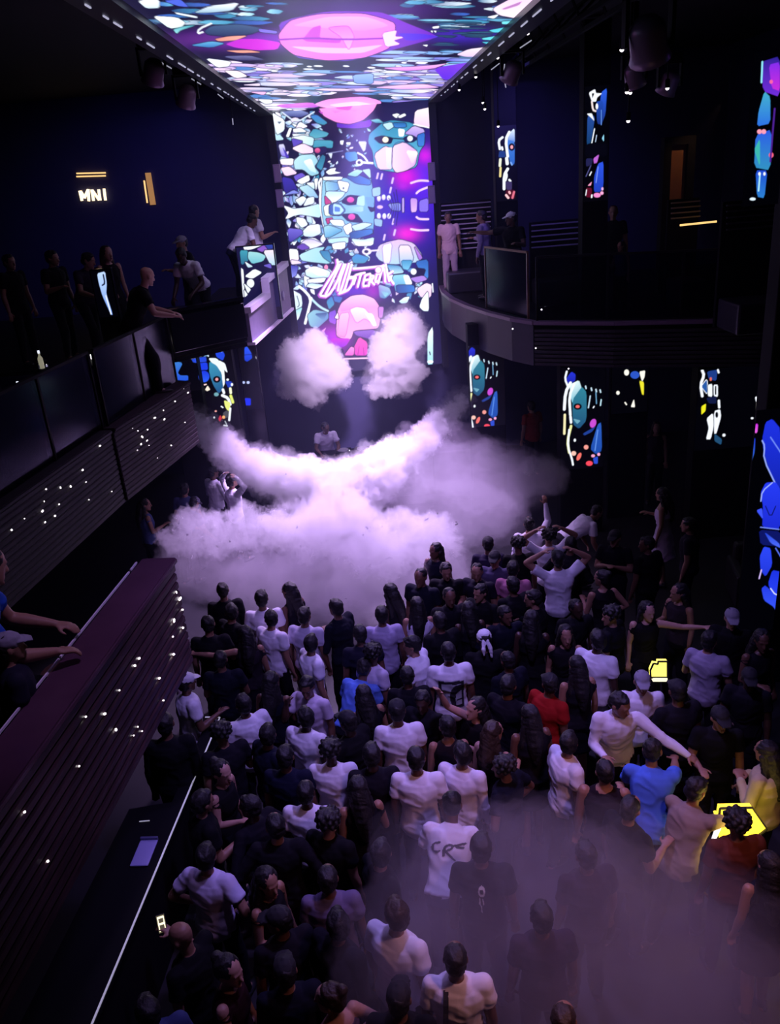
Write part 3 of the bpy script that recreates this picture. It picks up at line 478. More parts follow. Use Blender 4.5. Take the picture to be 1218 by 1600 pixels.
        p('#1c3cb8', 800, 400, 860, 400, 875, 440, 830, 465, ol=K); c.ell(825, 385, 12, 10, W); c.ell(866, 432, 11, 14, W); l(24, W, 780, 480, 790, 510); l(24, '#f0f2d0', 850, 470, 855, 510); l(26, '#dfe870', 855, 540, 875, 600); l(26, W, 775, 535, 830, 560, 850, 620); p('#e4ea80', 790, 580, 850, 600, 850, 650, 830, 690, 800, 640); l(20, W, 850, 660, 840, 770); l(12, W, 765, 640, 780, 650); c.ell(718, 525, 22, 18, '#6fa4b0'); p('#4a4a50', 780, 700, 830, 670, 835, 740, 790, 760); p('#c42c3c', 735, 760, 755, 720, 775, 760, 755, 790); c.ell(787, 742, 14, 15, '#f8b070'); c.ell(712, 685, 10, 8, '#f0a8a0'); l(14, W, 790, 820, 820, 825); l(8, '#c0c8d0', 800, 780, 815, 810); c.ell(697, 745, 8, 9, W)
        p(B, 275, 200, 400, 225, 350, 320, 375, 345, 450, 345, 450, 395, 300, 385, c2='#2352d8', ol=K); c.ell(325, 195, 32, 17, W, rot=-15, ol=K); c.ell(395, 182, 24, 14, W, ol=K); c.ell(495, 175, 25, 14, W, ol=K); p(W, 520, 130, 560, 115, 580, 165, 540, 170, ol=K); p('#2446d0', 480, 190, 620, 165, 625, 220, 500, 225, ol=K); p('#1c3ce0', 540, 230, 630, 220, 640, 290, 560, 300, ol=K); c.ell(600, 355, 52, 55, '#1a34d8', '#2a5cf0', ol=K); p('#7fb0dc', 580, 120, 610, 110, 630, 160, 600, 165); l(14, '#c8dff0', 620, 115, 640, 160); l(10, W, 660, 110, 680, 130)
        l(12, '#f4d0d0', 575, 440, 620, 430); p('#f4ead8', 610, 480, 635, 440, 660, 480, 630, 495)

M_frame = mat('screen_frame', (.012, .012, .02), .4)
# the big end screen
big = empty('led_screen', (0.12, YS, ZB), 'tall bright video wall at the far end showing masked robot faces', 'screen')
def rel(o, root):
    o.parent = root; o.matrix_parent_inverse = Matrix.Translation(-Vector(root.location)); return o
rel(led_grid('display', (XL, YS, ZB), (XR - XL, 0, 0), (0, 0, ZC - ZB), 270, 452, LED, None, draw_main, N), big)
bm = bx(XL - .16, XL - .005, YS - .02, YS + .3, ZB - .1, ZC + .1); box(bm, XR + .005, XR + .16, YS - .02, YS + .3, ZB - .1, ZC + .1); box(bm, XL, XR, YS + .02, YS + .3, ZB, ZC)
rel(obj('frame', bm, M_frame), big)
# the LED ceiling running to it
top = empty('led_ceiling', (0.12, 12, ZC), 'long video ceiling with a pink form running overhead to the far wall', 'screen')
rel(led_grid('display', (XL, 4.5, ZC), (XR - XL, 0, 0), (0, YS - 4.5, 0), 420, 420, LED, None, draw_ceiling, '#121030'), top)
bm = bx(XL - .3, XL, 4.5, YS, ZC - .06, ZC + .5); box(bm, XR, XR + .3, 4.5, YS, ZC - .06, ZC + .5); box(bm, XL, XR, 4.5, YS, ZC + .03, ZC + .5)
rel(obj('frame', bm, M_frame), top)
for sx in (XL - .2, XR + .1):
    y = 5.0
    while y < YS - 1.5:
        ln = .12 + .3 * random.random(); rel(obj('edge_light', bx(sx - .006, sx + .006, y, y + ln, ZC - .072, ZC - .061), M_edgelight), top); y += ln + .12 + .5 * random.random()

# ------------------------------------------------------------------ decks, parapets, balconies
def onface(A, B, px, py, off=.012):
    """where the sight line through a point of the photo meets the upright plane over A-B, nudged toward the eye"""
    d = Vector(ray(px, py)); e = Vector(EYE); a = Vector((A[0], A[1], 0)); n = Vector((B[1] - A[1], A[0] - B[0], 0)).normalized()
    t = (a - e).dot(n) / d.dot(n); s = 1 if (e - a).dot(n) > 0 else -1
    return e + d * t + n * (off * s), n * s
glint_me = None
def pin(parent, loc, n, r=.014, l=1.0, m=None):  # emissive dot standing in for a specular glint on a panel
    global glint_me
    if glint_me is None:
        bm = bmesh.new(); bmesh.ops.create_icosphere(bm, subdivisions=1, radius=1); glint_me = from_bm(bm, 'glint_dot'); glint_me.materials.append(M_glint)
    o = bpy.data.objects.new('glint_dot', glint_me); COL.objects.link(o); o.location = Vector(loc) - Vector(parent.location)
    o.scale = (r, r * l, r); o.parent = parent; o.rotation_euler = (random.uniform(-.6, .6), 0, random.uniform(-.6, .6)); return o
def parapet(name, A, B, z0, z1, label, nsl, m, th=.22, cap=True, glints=(), capm=None, group=None, fill=.86):
    A = Vector((*A, 0)); B = Vector((*B, 0)); u = (B - A).normalized(); n = Vector((u.y, -u.x, 0))
    if (Vector((0, 0, 0)) - A).dot(n) < 0: n = -n
    root = empty(name, (A.x, A.y, z0), label, 'parapet', group); O = Vector(root.location)
    a = A - O + Vector((0, 0, O.z)) * 0; a = A - Vector((O.x, O.y, 0)); b = B - Vector((O.x, O.y, 0)); h = z1 - z0
    bm = beam(bmesh.new(), a - n * th / 2 + Vector((0, 0, h / 2)), b - n * th / 2 + Vector((0, 0, h / 2)), th - .05, h - .02); obj('core', bm, M_black, root)
    sh = (h - .06) / nsl; me = None
    for k in range(nsl):
        zz = .03 + sh * (k + .5); bm = beam(bmesh.new(), a + Vector((0, 0, zz)), b + Vector((0, 0, zz)), .045, sh * fill)
        if nsl < 20: bmesh.ops.bevel(bm, geom=bm.edges[:], offset=min(.012, sh * .2), segments=1, affect='EDGES')
        obj('slat', bm, m, root)
    if cap:
        bm = beam(bmesh.new(), a - n * (th / 2 - .02) + Vector((0, 0, h)), b - n * (th / 2 - .02) + Vector((0, 0, h)), th + .06, .05)
        bmesh.ops.bevel(bm, geom=bm.edges[:], offset=.012, segments=2, affect='EDGES'); obj('cap', bm, capm or m, root)
    for (px, py, *q) in glints:
        p, nn = onface(A, B, px, py, .03); pin(root, p, nn, *(q or ()))  # emissive dots in place of glints
    return root
def c7(pts): return [(x / 2.648, 560 + y / 2.648, .006 + .006 * random.random(), 1 + 1.5 * random.random()) for x, y in pts]
def c8(pts): return [(x / 2.667, 1000 + y / 2.667, .005 + .005 * random.random(), 1.2) for x, y in pts]
struct('mezzanine_floor', prism([(-9, -.8), (-2.62, -.8), (-2.42, 1.5), (-1.95, 6.05), (-2.1, 6.2), (-9, 6.4)], 2.84, 2.99), M_black)
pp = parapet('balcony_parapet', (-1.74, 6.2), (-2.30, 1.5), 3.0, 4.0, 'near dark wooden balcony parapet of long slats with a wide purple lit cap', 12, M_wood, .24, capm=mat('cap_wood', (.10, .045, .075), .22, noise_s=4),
        glints=c8([(710, 60), (648, 160), (563, 77), (545, 107), (480, 210), (665, 252), (338, 320), (418, 308), (465, 374), (575, 380), (540, 398), (557, 362), (310, 526), (80, 717), (178, 922)]) + c7([(700, 1152), (740, 1040), (705, 1085), (742, 1115), (702, 1225), (715, 968), (730, 995)]))
for a, b in (((-2.005, 6.14), (-2.02, 6.0)), ((-2.024, 5.97), (-2.17, 4.75)), ((-2.172, 4.73), (-2.33, 3.4))):
    rel(obj('edge_highlight', beam(bmesh.new(), (*a, 4.03), (*b, 4.03), .012, .014), mat('edge_highlight_pale', (.9, .86, .95), .25)), pp)  # pale strip paints in the highlight along the cap's inner edge
DB = [(-9, 7.0), (-3.98, 7.0), (-3.55, 10.2), (-3.0, 12.75), (-3.35, 13.3), (-9, 13.3)]
struct('mezzanine_floor', prism(DB, 3.84, 3.98), M_black)
parapet('balcony_parapet', (-3.34, 10.35), (-2.80, 12.75), 3.0, 4.0, 'wooden balcony fascia end piece with scattered glints beside the smoke', 14, M_woodp, .2, fill=.985,
        glints=c7([(752, 125), (770, 142), (716, 178), (668, 215), (632, 246), (672, 252), (700, 360), (757, 265), (540, 290), (562, 300), (602, 295), (600, 340), (580, 325), (560, 380), (608, 360), (643, 412), (575, 355)]))
parapet('balcony_parapet', (-3.95, 6.6), (-3.36, 10.3), 3.0, 4.0, 'dim blue grey balcony fascia dotted with glints at the left edge', 14, M_woodx, .2, fill=.985,
        glints=c7([(404, 362), (332, 462), (346, 512), (453, 551), (180, 541), (358, 585), (282, 530), (234, 604), (217, 652), (165, 632), (176, 678), (172, 592), (90, 663), (37, 710), (240, 535)]))
# upper left deck beside the screen
DC = [(-9, 13.32), (-3.05, 13.32), (-1.98, 14.25), (-1.62, 19.6), (-9, 19.6)]
struct('upper_deck_floor', prism(DC, 4.22, 4.28), M_black)
struct('riser', bx(-3.2, -1.95, 16.6, 19.4, 4.28, 4.62), M_black)
parapet('balcony_parapet', (-3.05, 13.25), (-1.99, 14.18), 4.3, 5.02, 'plain black parapet across the front of the upper left deck', 1, M_gloss, .12)
def facepoly(A, B, poly, th):
    """plate standing over A-B; poly of (t along A-B, z)"""
    A = Vector((*A, 0)); B = Vector((*B, 0)); u = B - A; n = Vector((u.y, -u.x, 0)).normalized()
    bm = bmesh.new(); f = [bm.verts.new(A + u * t + Vector((0, 0, z))) for t, z in poly]; b = [bm.verts.new(v.co - n * th) for v in f]
    bm.faces.new(f); bm.faces.new(b[::-1])
    for i in range(len(f)): j = (i + 1) % len(f); bm.faces.new((f[j], f[i], b[i], b[j]))
    bmesh.ops.recalc_face_normals(bm, faces=bm.faces); return bm
PA, PB = (-1.93, 14.2), (-1.52, 17.9)
pod = empty('stage_side_podium', (-1.93, 14.2, 4.28), 'stepped lilac podium wall with pale trim beside the video wall', 'podium')
rel(obj('panel', facepoly(PA, PB, [(0, 4.24), (1, 4.24), (1, 5.16), (.44, 5.08), (.44, 4.82), (0, 4.80)], .12), M_lilac), pod)
def on(A, B, t, z, off=.02):
    p = Vector((A[0] + (B[0] - A[0]) * t, A[1] + (B[1] - A[1]) * t, z)); p.x += off; return p
for a, b, wd in (((0, 4.25), (1, 4.25), .05), ((0, 4.81), (.44, 4.83), .10), ((.44, 5.09), (1, 5.17), .10)):
    rel(obj('trim', beam(bmesh.new(), on(PA, PB, *a, -.02), on(PA, PB, *b, -.02), .14, wd), M_edge), pod)
rel(obj('trim', beam(bmesh.new(), on(PA, PB, .44, 4.8, -.02), on(PA, PB, .44, 5.1, -.02), .14, .06, Vector((0, 1, 0))), M_edge), pod)
rel(obj('speaker_grille', lathe([(.09, 0), (.09, .03), (.06, .045), (.02, .05)], 16).copy() if False else lathe([(.09, 0), (.09, .02), (.06, .03), (.03, .03)], 16), M_grey), pod)
g = [o for o in pod.children if o.name.startswith('speaker_grille')][0]; g.matrix_parent_inverse = Matrix(); g.location = on(PA, PB, .8, 4.62, .005) - Vector(pod.location); g.rotation_euler = (0, math.pi / 2, 0)
# right balcony
RE = [(1.86, 20.2), (1.80, 18.9), (1.86, 17.9), (2.05, 16.8), (2.32, 15.75), (2.62, 14.9), (2.9, 14.4), (4.1, 13.75), (6.2, 13.0), (8.5, 12.2)]
struct('balcony_floor', prism(RE + [(8.5, 20.2)], 3.95, 4.15), M_black)
fas = empty('balcony_fascia', (2.9, 14.4, 3.42), 'dark slatted fascia curving under the right hand balcony', 'fascia')
for k in range(9):
    bm = bmesh.new(); zz = 3.46 + k * .072
    for a, b in zip(RE[6:], RE[7:]): beam(bm, (a[0], a[1] - .03, zz), (b[0], b[1] - .03, zz), .05, .05)
    rel(obj('slat', bm, M_woodx), fas)
bm = bmesh.new()
for a, b in zip(RE[:6], RE[1:7]): beam(bm, (a[0], a[1], 3.78), (b[0], b[1], 3.78), .05, .72)
for a, b in zip(RE[6:], RE[7:]): beam(bm, (a[0], a[1] + .03, 3.78), (b[0], b[1] + .03, 3.78), .03, .70)
rel(obj('panel', bm, mat('fascia_plum', (.020, .014, .032), .5, noise_s=5)), fas)
bm = bmesh.new()
for a, b in zip(RE, RE[1:]): beam(bm, (a[0], a[1] - .02, 4.17), (b[0], b[1] - .02, 4.17), .12, .06)
rel(obj('rail_cap', bm, mat('cap_plum', (.16, .10, .16), .35)), fas)
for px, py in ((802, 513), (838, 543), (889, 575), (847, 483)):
    p, nn = onface((2.9, 14.3), (4.1, 13.65), px, py, .05); pin(fas, p, nn, .014)  # glints on the fascia, as emissive dots

# glass balustrades
MG = bpy.data.materials.new('tinted_glass'); MG.use_nodes = True; nt = MG.node_tree; nt.nodes.clear()
o_ = nt.nodes.new('ShaderNodeOutputMaterial'); tr = nt.nodes.new('ShaderNodeBsdfTransparent'); tr.inputs[0].default_value = (.38, .38, .52, 1)
gl = nt.nodes.new('ShaderNodeBsdfGlossy'); gl.inputs['Roughness'].default_value = .12; gl.inputs[0].default_value = (.8, .8, 1, 1)
mx = nt.nodes.new('ShaderNodeMixShader'); fr = nt.nodes.new('ShaderNodeFresnel'); fr.inputs[0].default_value = 1.28
nt.links.new(fr.outputs[0], mx.inputs[0]); nt.links.new(tr.outputs[0], mx.inputs[1]); nt.links.new(gl.outputs[0], mx.inputs[2]); nt.links.new(mx.outputs[0], o_.inputs[0])
def balustrade(A, B, z0, h, n, label, post=M_black, posts=True):
    root = empty('glass_balustrade', (A[0], A[1], z0), label, 'balustrade'); A = Vector((*A, z0)); B = Vector((*B, z0)); d = B - A
    for k in range(n):
        a = A + d * ((k + .01) / n) - Vector(root.location); b = A + d * ((k + .99) / n) - Vector(root.location)
        obj('glass_pane', beam(bmesh.new(), a + Vector((0, 0, h / 2)), b + Vector((0, 0, h / 2)), .018, h - .02), MG, root)
    for k in range(n + 1) if posts else ():
        a = A + d * (k / n) - Vector(root.location); obj('post', beam(bmesh.new(), a, a + Vector((0, 0, h)), .035, .05, Vector((0, 1, 0))), post, root)
    obj('top_rail', beam(bmesh.new(), A - Vector(root.location) + Vector((0, 0, h)), B - Vector(root.location) + Vector((0, 0, h)), .045, .035), post, root)
    return root
balustrade((-3.42, 10.5), (-3.02, 12.95), 4.0, 1.0, 2, 'smoked glass balustrade above the wooden fascia end piece')
balustrade((-4.05, 6.7), (-3.46, 10.4), 4.0, 1.0, 3, 'dark glass balustrade at the left edge above the dotted fascia')
M_bronze = mat('bronze', (.20, .10, .07), .35, .6)
balustrade((2.35, 16.2), (2.84, 14.62), 4.2, 1.12, 1, 'glass balustrade with bronze end post on the right balcony', M_bronze)
balustrade((2.95, 14.4), (6.2, 13.1), 4.2, 1.05, 3, 'dark glass balustrade along the straight front of the right balcony')

# ------------------------------------------------------------------ LED pillars
def pillar(label, x0, x1, y0, y1, Y, kind, k, z0, z1, nu=64, nv=150, extra=None, depth=.3, group=None):
    """x0..y1: extent of the lit face as the photo shows it, Y: its distance into the room"""
    a = aty(x0, (y0 + y1) / 2, Y); b = aty(x1, (y0 + y1) / 2, Y); t = aty((x0 + x1) / 2, y0, Y); bt = aty((x0 + x1) / 2, y1, Y)
    root = empty('led_pillar', ((a.x + b.x) / 2, Y, z0), label, 'led pillar', group)
    L = lambda x, y, z: (x - root.location.x, y - root.location.y, z - root.location.z)
    obj('body', bx(a.x - .01 - root.location.x, b.x + .01 - root.location.x, .012, depth, 0, z1 - z0, .01), M_black, root)
    def d(c):
        for kk in (kind if isinstance(kind, list) else [(kind, k)]): pillar_art(c, *kk)
    rel(led_grid('display', (a.x, Y, bt.z), (b.x - a.x, 0, 0), (0, 0, t.z - bt.z), nu, nv, LEDP, None, d, '#010104'), root)
    if extra: extra(root)
    return root
K8 = (760, 80, 6.09); K5 = (860, 560, 3.402); K6 = (1080, 560, 3.81); K7 = (220, 530, 6.09); K4 = (660, 60, 2.183); KD = (700, 500, 2.351)
pillar('lit pillar with blue face and white bones, nearest the video wall upstairs', 774, 807, 196, 314, 17.0, 'a', K8, 4.15, 8.7)
pillar('tall upstairs pillar screen with white shapes above and blue robe below', 912, 951, 134, 314, 14.6, 'b', K8, 4.15, 8.7, 60, 180)
pA = (860 - 140.6 + 20, 530, 3.402)
pillar('lower pillar screen with hooded teal face, just right of the smoke jet', 734, 788, 538, 666, 16.2, 'd', (708.6, 524.5, 3.95), 0, 3.9)
pillar('larger lower pillar screen with hooded teal face and blue robe', 876, 944, 572, 732, 14.6, 'd', K5, 0, 3.93, 84, 190)
pillar('lower pillar screen of white bones with a yellow patch', 1088, 1192, 574, 700, 13.9, 'e', K5, 0, 3.93, 120, 150)
def colF():
    Y = 9.3; a = aty(1166, 800, Y); root = empty('led_column', (a.x + .45, Y, 0), 'tall dark column at the right edge with a blue robe on its lower screen', 'led column')
    a2 = aty(1182, 800, Y); obj('body', bx(a2.x - a.x - .45, .75, .012, .3, 0, 8.7, .02), M_black, root)
    for nm, (x0, x1, y0, y1), kk, nu, nv in (('lower_display', (1166, 1226, 640, 985), ('f', K6), 80, 380), ('upper_display', (1168, 1226, 80, 320), ('c', K4), 70, 260)):
        p = aty(x0, (y0 + y1) / 2, Y); q = aty(x1, (y0 + y1) / 2, Y); t = aty(1195, y0, Y).z; b = aty(1195, y1, Y).z
        rel(led_grid(nm, (p.x, Y, b), (q.x - p.x, 0, 0), (0, 0, t - b), nu, nv, LEDP, None, lambda c: pillar_art(c, *kk), '#010104'), root)
colF()
pillar('lower left pillar screen with teal face and long white hair', 310, 368, 540, 672, 16.0, 'g', K7, 0, 4.05, 90, 190)
pillar('wide blue screen left of the teal faced pillar under the deck', 258, 309, 548, 612, 15.6, 'g', K7, 0, 4.05, 80, 90)
def art_h(c):
    c.crop(*K5); W_ = '#f6f4ea'
    c.ell(403, 75, 13, 16, W_); c.ell(447, 88, 24, 20, '#2a52c0'); c.poly([(470, 70), (502, 64), (498, 100), (485, 125)], W_); c.poly([(470, 118), (495, 125), (494, 195), (484, 190)], '#e8e030'); c.poly([(425, 258), (448, 260), (442, 215)], W_); c.ell(357, 183, 9, 10, W_); c.line([(395, 235), (402, 245)], 7, W_)
def art_side(c):
    c.crop(360, 290, 5.925); N_ = '#15133a'
    def p(col, *xy, c2=None): c.poly(list(zip(xy[::2], xy[1::2])), col, c2, 90, 1, 1.0, N_, 1.2)
    p(W, 120, 430, 240, 400, 255, 520, 320, 540, 200, 590, 120, 600); p(N_, 150, 420, 225, 410, 235, 510, 140, 540); p('#cfd0ea', 150, 440, 215, 430, 215, 490, 140, 500); p('#3a5ac0', 260, 440, 330, 430, 400, 580, 330, 590, c2='#2a3a98'); p('#8a5ac8', 240, 590, 310, 550, 345, 595, 290, 615)
    p('#3f9cb4', 85, 600, 160, 600, 170, 690, 100, 740, c2='#2a6a90'); p('#a4dce4', 165, 610, 260, 620, 330, 650, 300, 700, 200, 725, 160, 670, c2='#6fc0d0'); p('#f2e4f4', 300, 600, 420, 595, 420, 735, 370, 735, c2=L); p(W, 130, 840, 220, 770, 295, 805, 200, 865); c.ell(185, 905, 34, 40, W, ol=N_)
    p(W, 95, 760, 120, 780, 130, 1030, 115, 1030); p(W, 120, 900, 190, 960, 160, 1000); p(W, 125, 960, 160, 1010, 130, 1035); p(W, 130, 700, 210, 750, 160, 760, c2=L); p('#6a5ac8', 300, 740, 370, 720, 380, 770)
def panel_thing(name, label, cat, x0, x1, y0, y1, Y, art, z0, nu, nv, bg='#010104'):
    a = aty(x0, (y0 + y1) / 2, Y); b = aty(x1, (y0 + y1) / 2, Y); t = aty((x0 + x1) / 2, y0, Y).z; bt = aty((x0 + x1) / 2, y1, Y).z
    root = empty(name, ((a.x + b.x) / 2, Y, z0), label, cat)
    rel(obj('case', bx(a.x - .02, b.x + .02, Y + .012, Y + .12, z0, t + .02, .005), M_gloss), root)
    rel(led_grid('display', (a.x, Y, bt), (b.x - a.x, 0, 0), (0, 0, t - bt), nu, nv, LEDP, None, art, bg), root)
panel_thing('led_pillar', 'small pillar screen with white blobs and one yellow streak under balcony', 'led pillar', 955, 1012, 572, 645, 15.2, art_h, 0, 90, 110)
panel_thing('led_screen', 'low screen beside the stage podium in front of two white shirted men', 'screen', 375, 432, 384, 482, 16.4, art_side, 4.28, 110, 210, '#12103a')
def art_blue(c):
    c.crop(K7[0], K7[1], 6.09)
    c.poly([(985, 80), (1010, 70), (1050, 130), (1060, 180), (1010, 215), (985, 200)], '#2a56f0', '#1838c8', 90, 1, 1, '#010104'); c.ell(978, 40, 10, 16, W); c.ell(1103, 172, 10, 16, W); c.line([(985, 150), (1060, 145)], 5, '#0a1050')
    c.ell(978, 412, 12, 12, '#b8c8ff'); c.ell(1020, 412, 14, 13, '#c0ccff'); c.poly([(985, 560), (1045, 562), (1045, 630), (988, 630)], '#1c30e8', None, 90, 1)
panel_thing('led_screen', 'narrow dark screen with blue patches under the stage podium', 'screen', 377, 404, 532, 640, 17.0, art_blue, 0, 50, 160)
def art_reflection(c):
    c.crop(*K4)
    for x, y, h in ((285, 725, 30), (282, 790, 60), (300, 730, 20), (318, 735, 60), (300, 770, 80), (290, 830, 20), (305, 850, 50)): c.line([(x, y), (x - 2, y + h)], 9, ['#dff2ff', '#8cd0ee', '#4a90d8'][int(x) % 3])
    c.poly([(295, 725), (315, 725), (312, 800), (297, 790)], '#3a86c8', '#1d4a90', 90)
panel_thing('led_screen', 'slim panel of painted pale blue reflections behind the bronze end post', 'screen', 784, 813, 388, 480, 16.0, art_reflection, 4.2, 50, 120)  # emissive panel stands in for the LED reflection in the glass
# sign and doorway lamps on the far wall
def art_strip(c):
    c.crop(0, 340, 3.69)
    c.poly([(560, 322), (605, 310), (615, 380), (612, 440), (650, 560), (640, 560), (590, 450), (570, 380)], '#bcd6ff', '#6a98f0', 90, 1, 1, '#010104'); c.line([(595, 330), (605, 380), (590, 390)], 9, '#0a1030'); c.line([(610, 450), (640, 555)], 7, '#eaf2ff')
panel_thing('led_screen', 'slim slanting pale blue lit strip before the upper left deck guests', 'screen', 148, 178, 422, 496, 12.9, art_strip, 3.98, 44, 100)
sg = empty('neon_sign', (-5.86, YS + .35, 6.5), 'glowing warm white wall sign of three letters on the dark far wall', 'sign')
def letter(pts_list):
    bm = bmesh.new()
    for a, b in pts_list: beam(bm, (a[0], -.03, a[1]), (b[0], -.03, b[1]), .05, .12, Vector((0, 1, 0)) if abs(a[0] - b[0]) < .5 else Vector((0, 1, 0)))
    return bm
pw = lambda px, py: aty(px, py, YS + .3)
def sl(strokes, nm='letter'):
    bm = bmesh.new()
    for (x0, y0, x1, y1) in strokes:
        a = pw(100 + x0 / 6.767, 240 + y0 / 6.767); b = pw(100 + x1 / 6.767, 240 + y1 / 6.767); beam(bm, a, b, .05, .05, Vector((0, 1, 0)))
    return rel(obj(nm, bm, M_goldsign), sg)
sl([(165, 392, 190, 500), (175, 395, 215, 470), (215, 470, 252, 385), (255, 375, 262, 503)]); sl([(292, 380, 312, 500), (296, 385, 372, 492), (365, 378, 382, 495)]); sl([(422, 370, 438, 495)])
lb = empty('wall_light_bars', (-5.86, YS + .35, 7.0), 'pair of thin warm light bars above the glowing wall sign', 'lamp')
for y0, y1 in ((210, 203), (243, 235)):
    rel(obj('light_bar', beam(bmesh.new(), pw(100 + 132 / 6.767, 240 + y0 / 6.767), pw(100 + 440 / 6.767, 240 + y1 / 6.767), .03, .03, Vector((0, 1, 0))), M_gold), lb)
wl = empty('wall_lamp', (-4.58, YS + .35, 6.5), 'slanting amber wall lamp right of the glowing sign', 'lamp')
rel(obj('light_strip', beam(bmesh.new(), pw(225, 282), pw(230, 317), .03, .03, Vector((0, 1, 0))), M_gold), wl)
rel(obj('reflector', beam(bmesh.new(), pw(231, 270), pw(239, 320), .12, .05, Vector((0, 1, 0))), mat('amber_dim', (.85, .42, .10), emit=.4)), wl)
dw = empty('doorway', (5.1, 19.9, 4.15), 'dim brown doorway lit from inside on the upper right', 'doorway')
pw2 = lambda px, py: aty(px, py, 16.5)
a = pw2(1042, 322); b = pw2(1072, 225); dw.location = (a.x, 16.5, 4.15)
rel(obj('panel', bx(a.x, b.x, 16.5, 16.56, 4.15, b.z), mat('door_brown', (.24, .10, .055), .5, noise_s=3)), dw)
bm = bx(a.x - .14, a.x, 16.4, 16.6, 4.15, b.z + .14); box(bm, b.x, b.x + .14, 16.4, 16.6, 4.15, b.z + .14); box(bm, a.x, b.x, 16.4, 16.6, b.z, b.z + .14)
rel(obj('frame', bm, M_black), dw)
dl = bpy.data.lights.new('doorway_lamp', 'SPOT'); dl.energy = 16; dl.color = (1, .55, .28); dl.spot_size = 1.0; dl.spot_blend = .8; dlo = bpy.data.objects.new('doorway_lamp', dl); COL.objects.link(dlo)
dlo.location = (b.x + .3, 15.8, 7.4); dlo.rotation_euler = (Vector(((a.x + b.x) / 2, 16.5, 6.2)) - Vector(dlo.location)).to_track_quat('-Z', 'Y').to_euler()
# slatted banquette backs upstairs
M_slat = mat('slat_lilac', (.42, .36, .55), .35); M_slatw = mat('slat_tan', (.30, .22, .16), .35)
def slat_back(label, x0, x1, y0, y1, Y, n, m, slope=0):
    root = None
    for k in range(n):
        py = y0 + (y1 - y0) * k / max(1, n - 1); p = aty(x0, py, Y); q = aty(x1, py + slope, Y + .15)
        if root is None:
            root = empty('slatted_bench', ((p.x + q.x) / 2, Y, 4.15), label, 'bench'); zt = p.z
            rel(obj('back', bx(p.x - .02, q.x + .02, Y + .2, Y + .28, 4.15, zt + .05), M_black), root)
            rel(obj('seat', bx(p.x, q.x, Y - .55, Y + .2, 4.15, 4.6, .04), mat('leather_dark', (.02, .018, .03), .4), ), root)
        rel(obj('slat', beam(bmesh.new(), (p.x, Y + .12, p.z), (q.x, Y + .12, p.z), .04, .022), m), root)
slat_back('slatted bench back behind the man in the long pale shirt', 690, 766, 322, 392, 19.3, 10, M_slat)
slat_back('slatted bench right of the white capped man upstairs', 832, 914, 353, 388, 16.6, 5, M_slat)
slat_back('small slatted rack lit warm below the brown doorway', 1052, 1092, 318, 342, 15.2, 4, M_slatw)
slat_back('dim slatted bench below the far right upper screen', 1140, 1216, 322, 360, 12.6, 5, mat('slat_dim', (.05, .045, .06), .4))
lbr = empty('light_bar', (5.3, 15.0, 4.6), 'thin warm light bar under the small slatted rack', 'lamp')
rel(obj('tube', beam(bmesh.new(), aty(1062, 352, 15.0), aty(1119, 346, 15.0), .03, .03, Vector((0, 1, 0))), M_gold), lbr)
gp = empty('light_post', (aty(919, 435, 14.7).x, 14.7, 4.15), 'short orange light post behind glass on the right balcony', 'lamp')
rel(obj('tube', beam(bmesh.new(), aty(919, 418, 14.7), aty(919, 452, 14.7), .045, .03, Vector((0, 1, 0))), mat('orange_glow', (1, .40, .08), emit=.9)), gp)
rel(obj('stem', beam(bmesh.new(), aty(919, 452, 14.7), Vector((gp.location.x, 14.7, 4.15)), .04, .04, Vector((0, 1, 0))), M_black), gp)
# pairs of small boxes on the screen's frame
for (px, py, lab) in ((433, 271, 'grey box lamp high left of the video wall'), (437, 310, 'grey box lamp low left of the video wall'), (674, 268, 'grey box lamp high right of the video wall'), (674, 304, 'grey box lamp low right of the video wall')):
    p = aty(px, py, YS - .06); r_ = empty('box_lamp', p, lab, 'lamp'); obj('housing', bx(-.08, .08, -.06, .04, -.19, .19, .012), mat('box_lilac', (.34, .28, .40), .5), r_); obj('lens', bx(-.06, .06, -.068, -.06, -.16, .16), mat('lens_grey', (.42, .36, .48), .3), r_); obj('bracket', bx(-.03, .03, .04, .12, -.05, .05), M_black, r_)
# moving head lamps and tiny lights under the ceiling
def moving_head(px, py, Y, lab, sc=1, rx=.5, ry=.2):
    p = aty(px, py, Y); r_ = empty('moving_head_lamp', (p.x, p.y, p.z), lab, 'stage lamp')
    obj('base', bx(-.16 * sc, .16 * sc, -.16 * sc, .16 * sc, .30 * sc, .42 * sc, .02), M_black, r_)
    hd = obj('lamp_head', lathe([(.09 * sc, .16 * sc), (.14 * sc, .1 * sc), (.15 * sc, -.1 * sc), (.17 * sc, -.16 * sc), (.14 * sc, -.17 * sc)], 16), mat('lamp_mauve', (.40, .27, .38), .35, .3), r_, True); hd.rotation_euler = (rx, ry, 0)
    bm = bx(-.2 * sc, -.17 * sc, -.05 * sc, .05 * sc, -.05 * sc, .32 * sc); box(bm, .17 * sc, .2 * sc, -.05 * sc, .05 * sc, -.05 * sc, .32 * sc); box(bm, -.2 * sc, .2 * sc, -.05 * sc, .05 * sc, .28 * sc, .31 * sc); obj('yoke', bm, M_black, r_)
    obj('clamp', beam(bmesh.new(), (0, 0, .4 * sc), (0, 0, 8.75 - p.z), .05, .05, Vector((0, 1, 0))), M_black, r_)
moving_head(1012, 62, 8.6, 'big mauve moving head lamp hanging at the upper right', 1.15, .5, -.35)
moving_head(1045, 130, 10.5, 'small dark moving head lamp below the big mauve one', .7, .4, .3)
moving_head(990, 118, 10.0, 'dark moving head lamp left of and below the big mauve one', .7, .3, -.3)
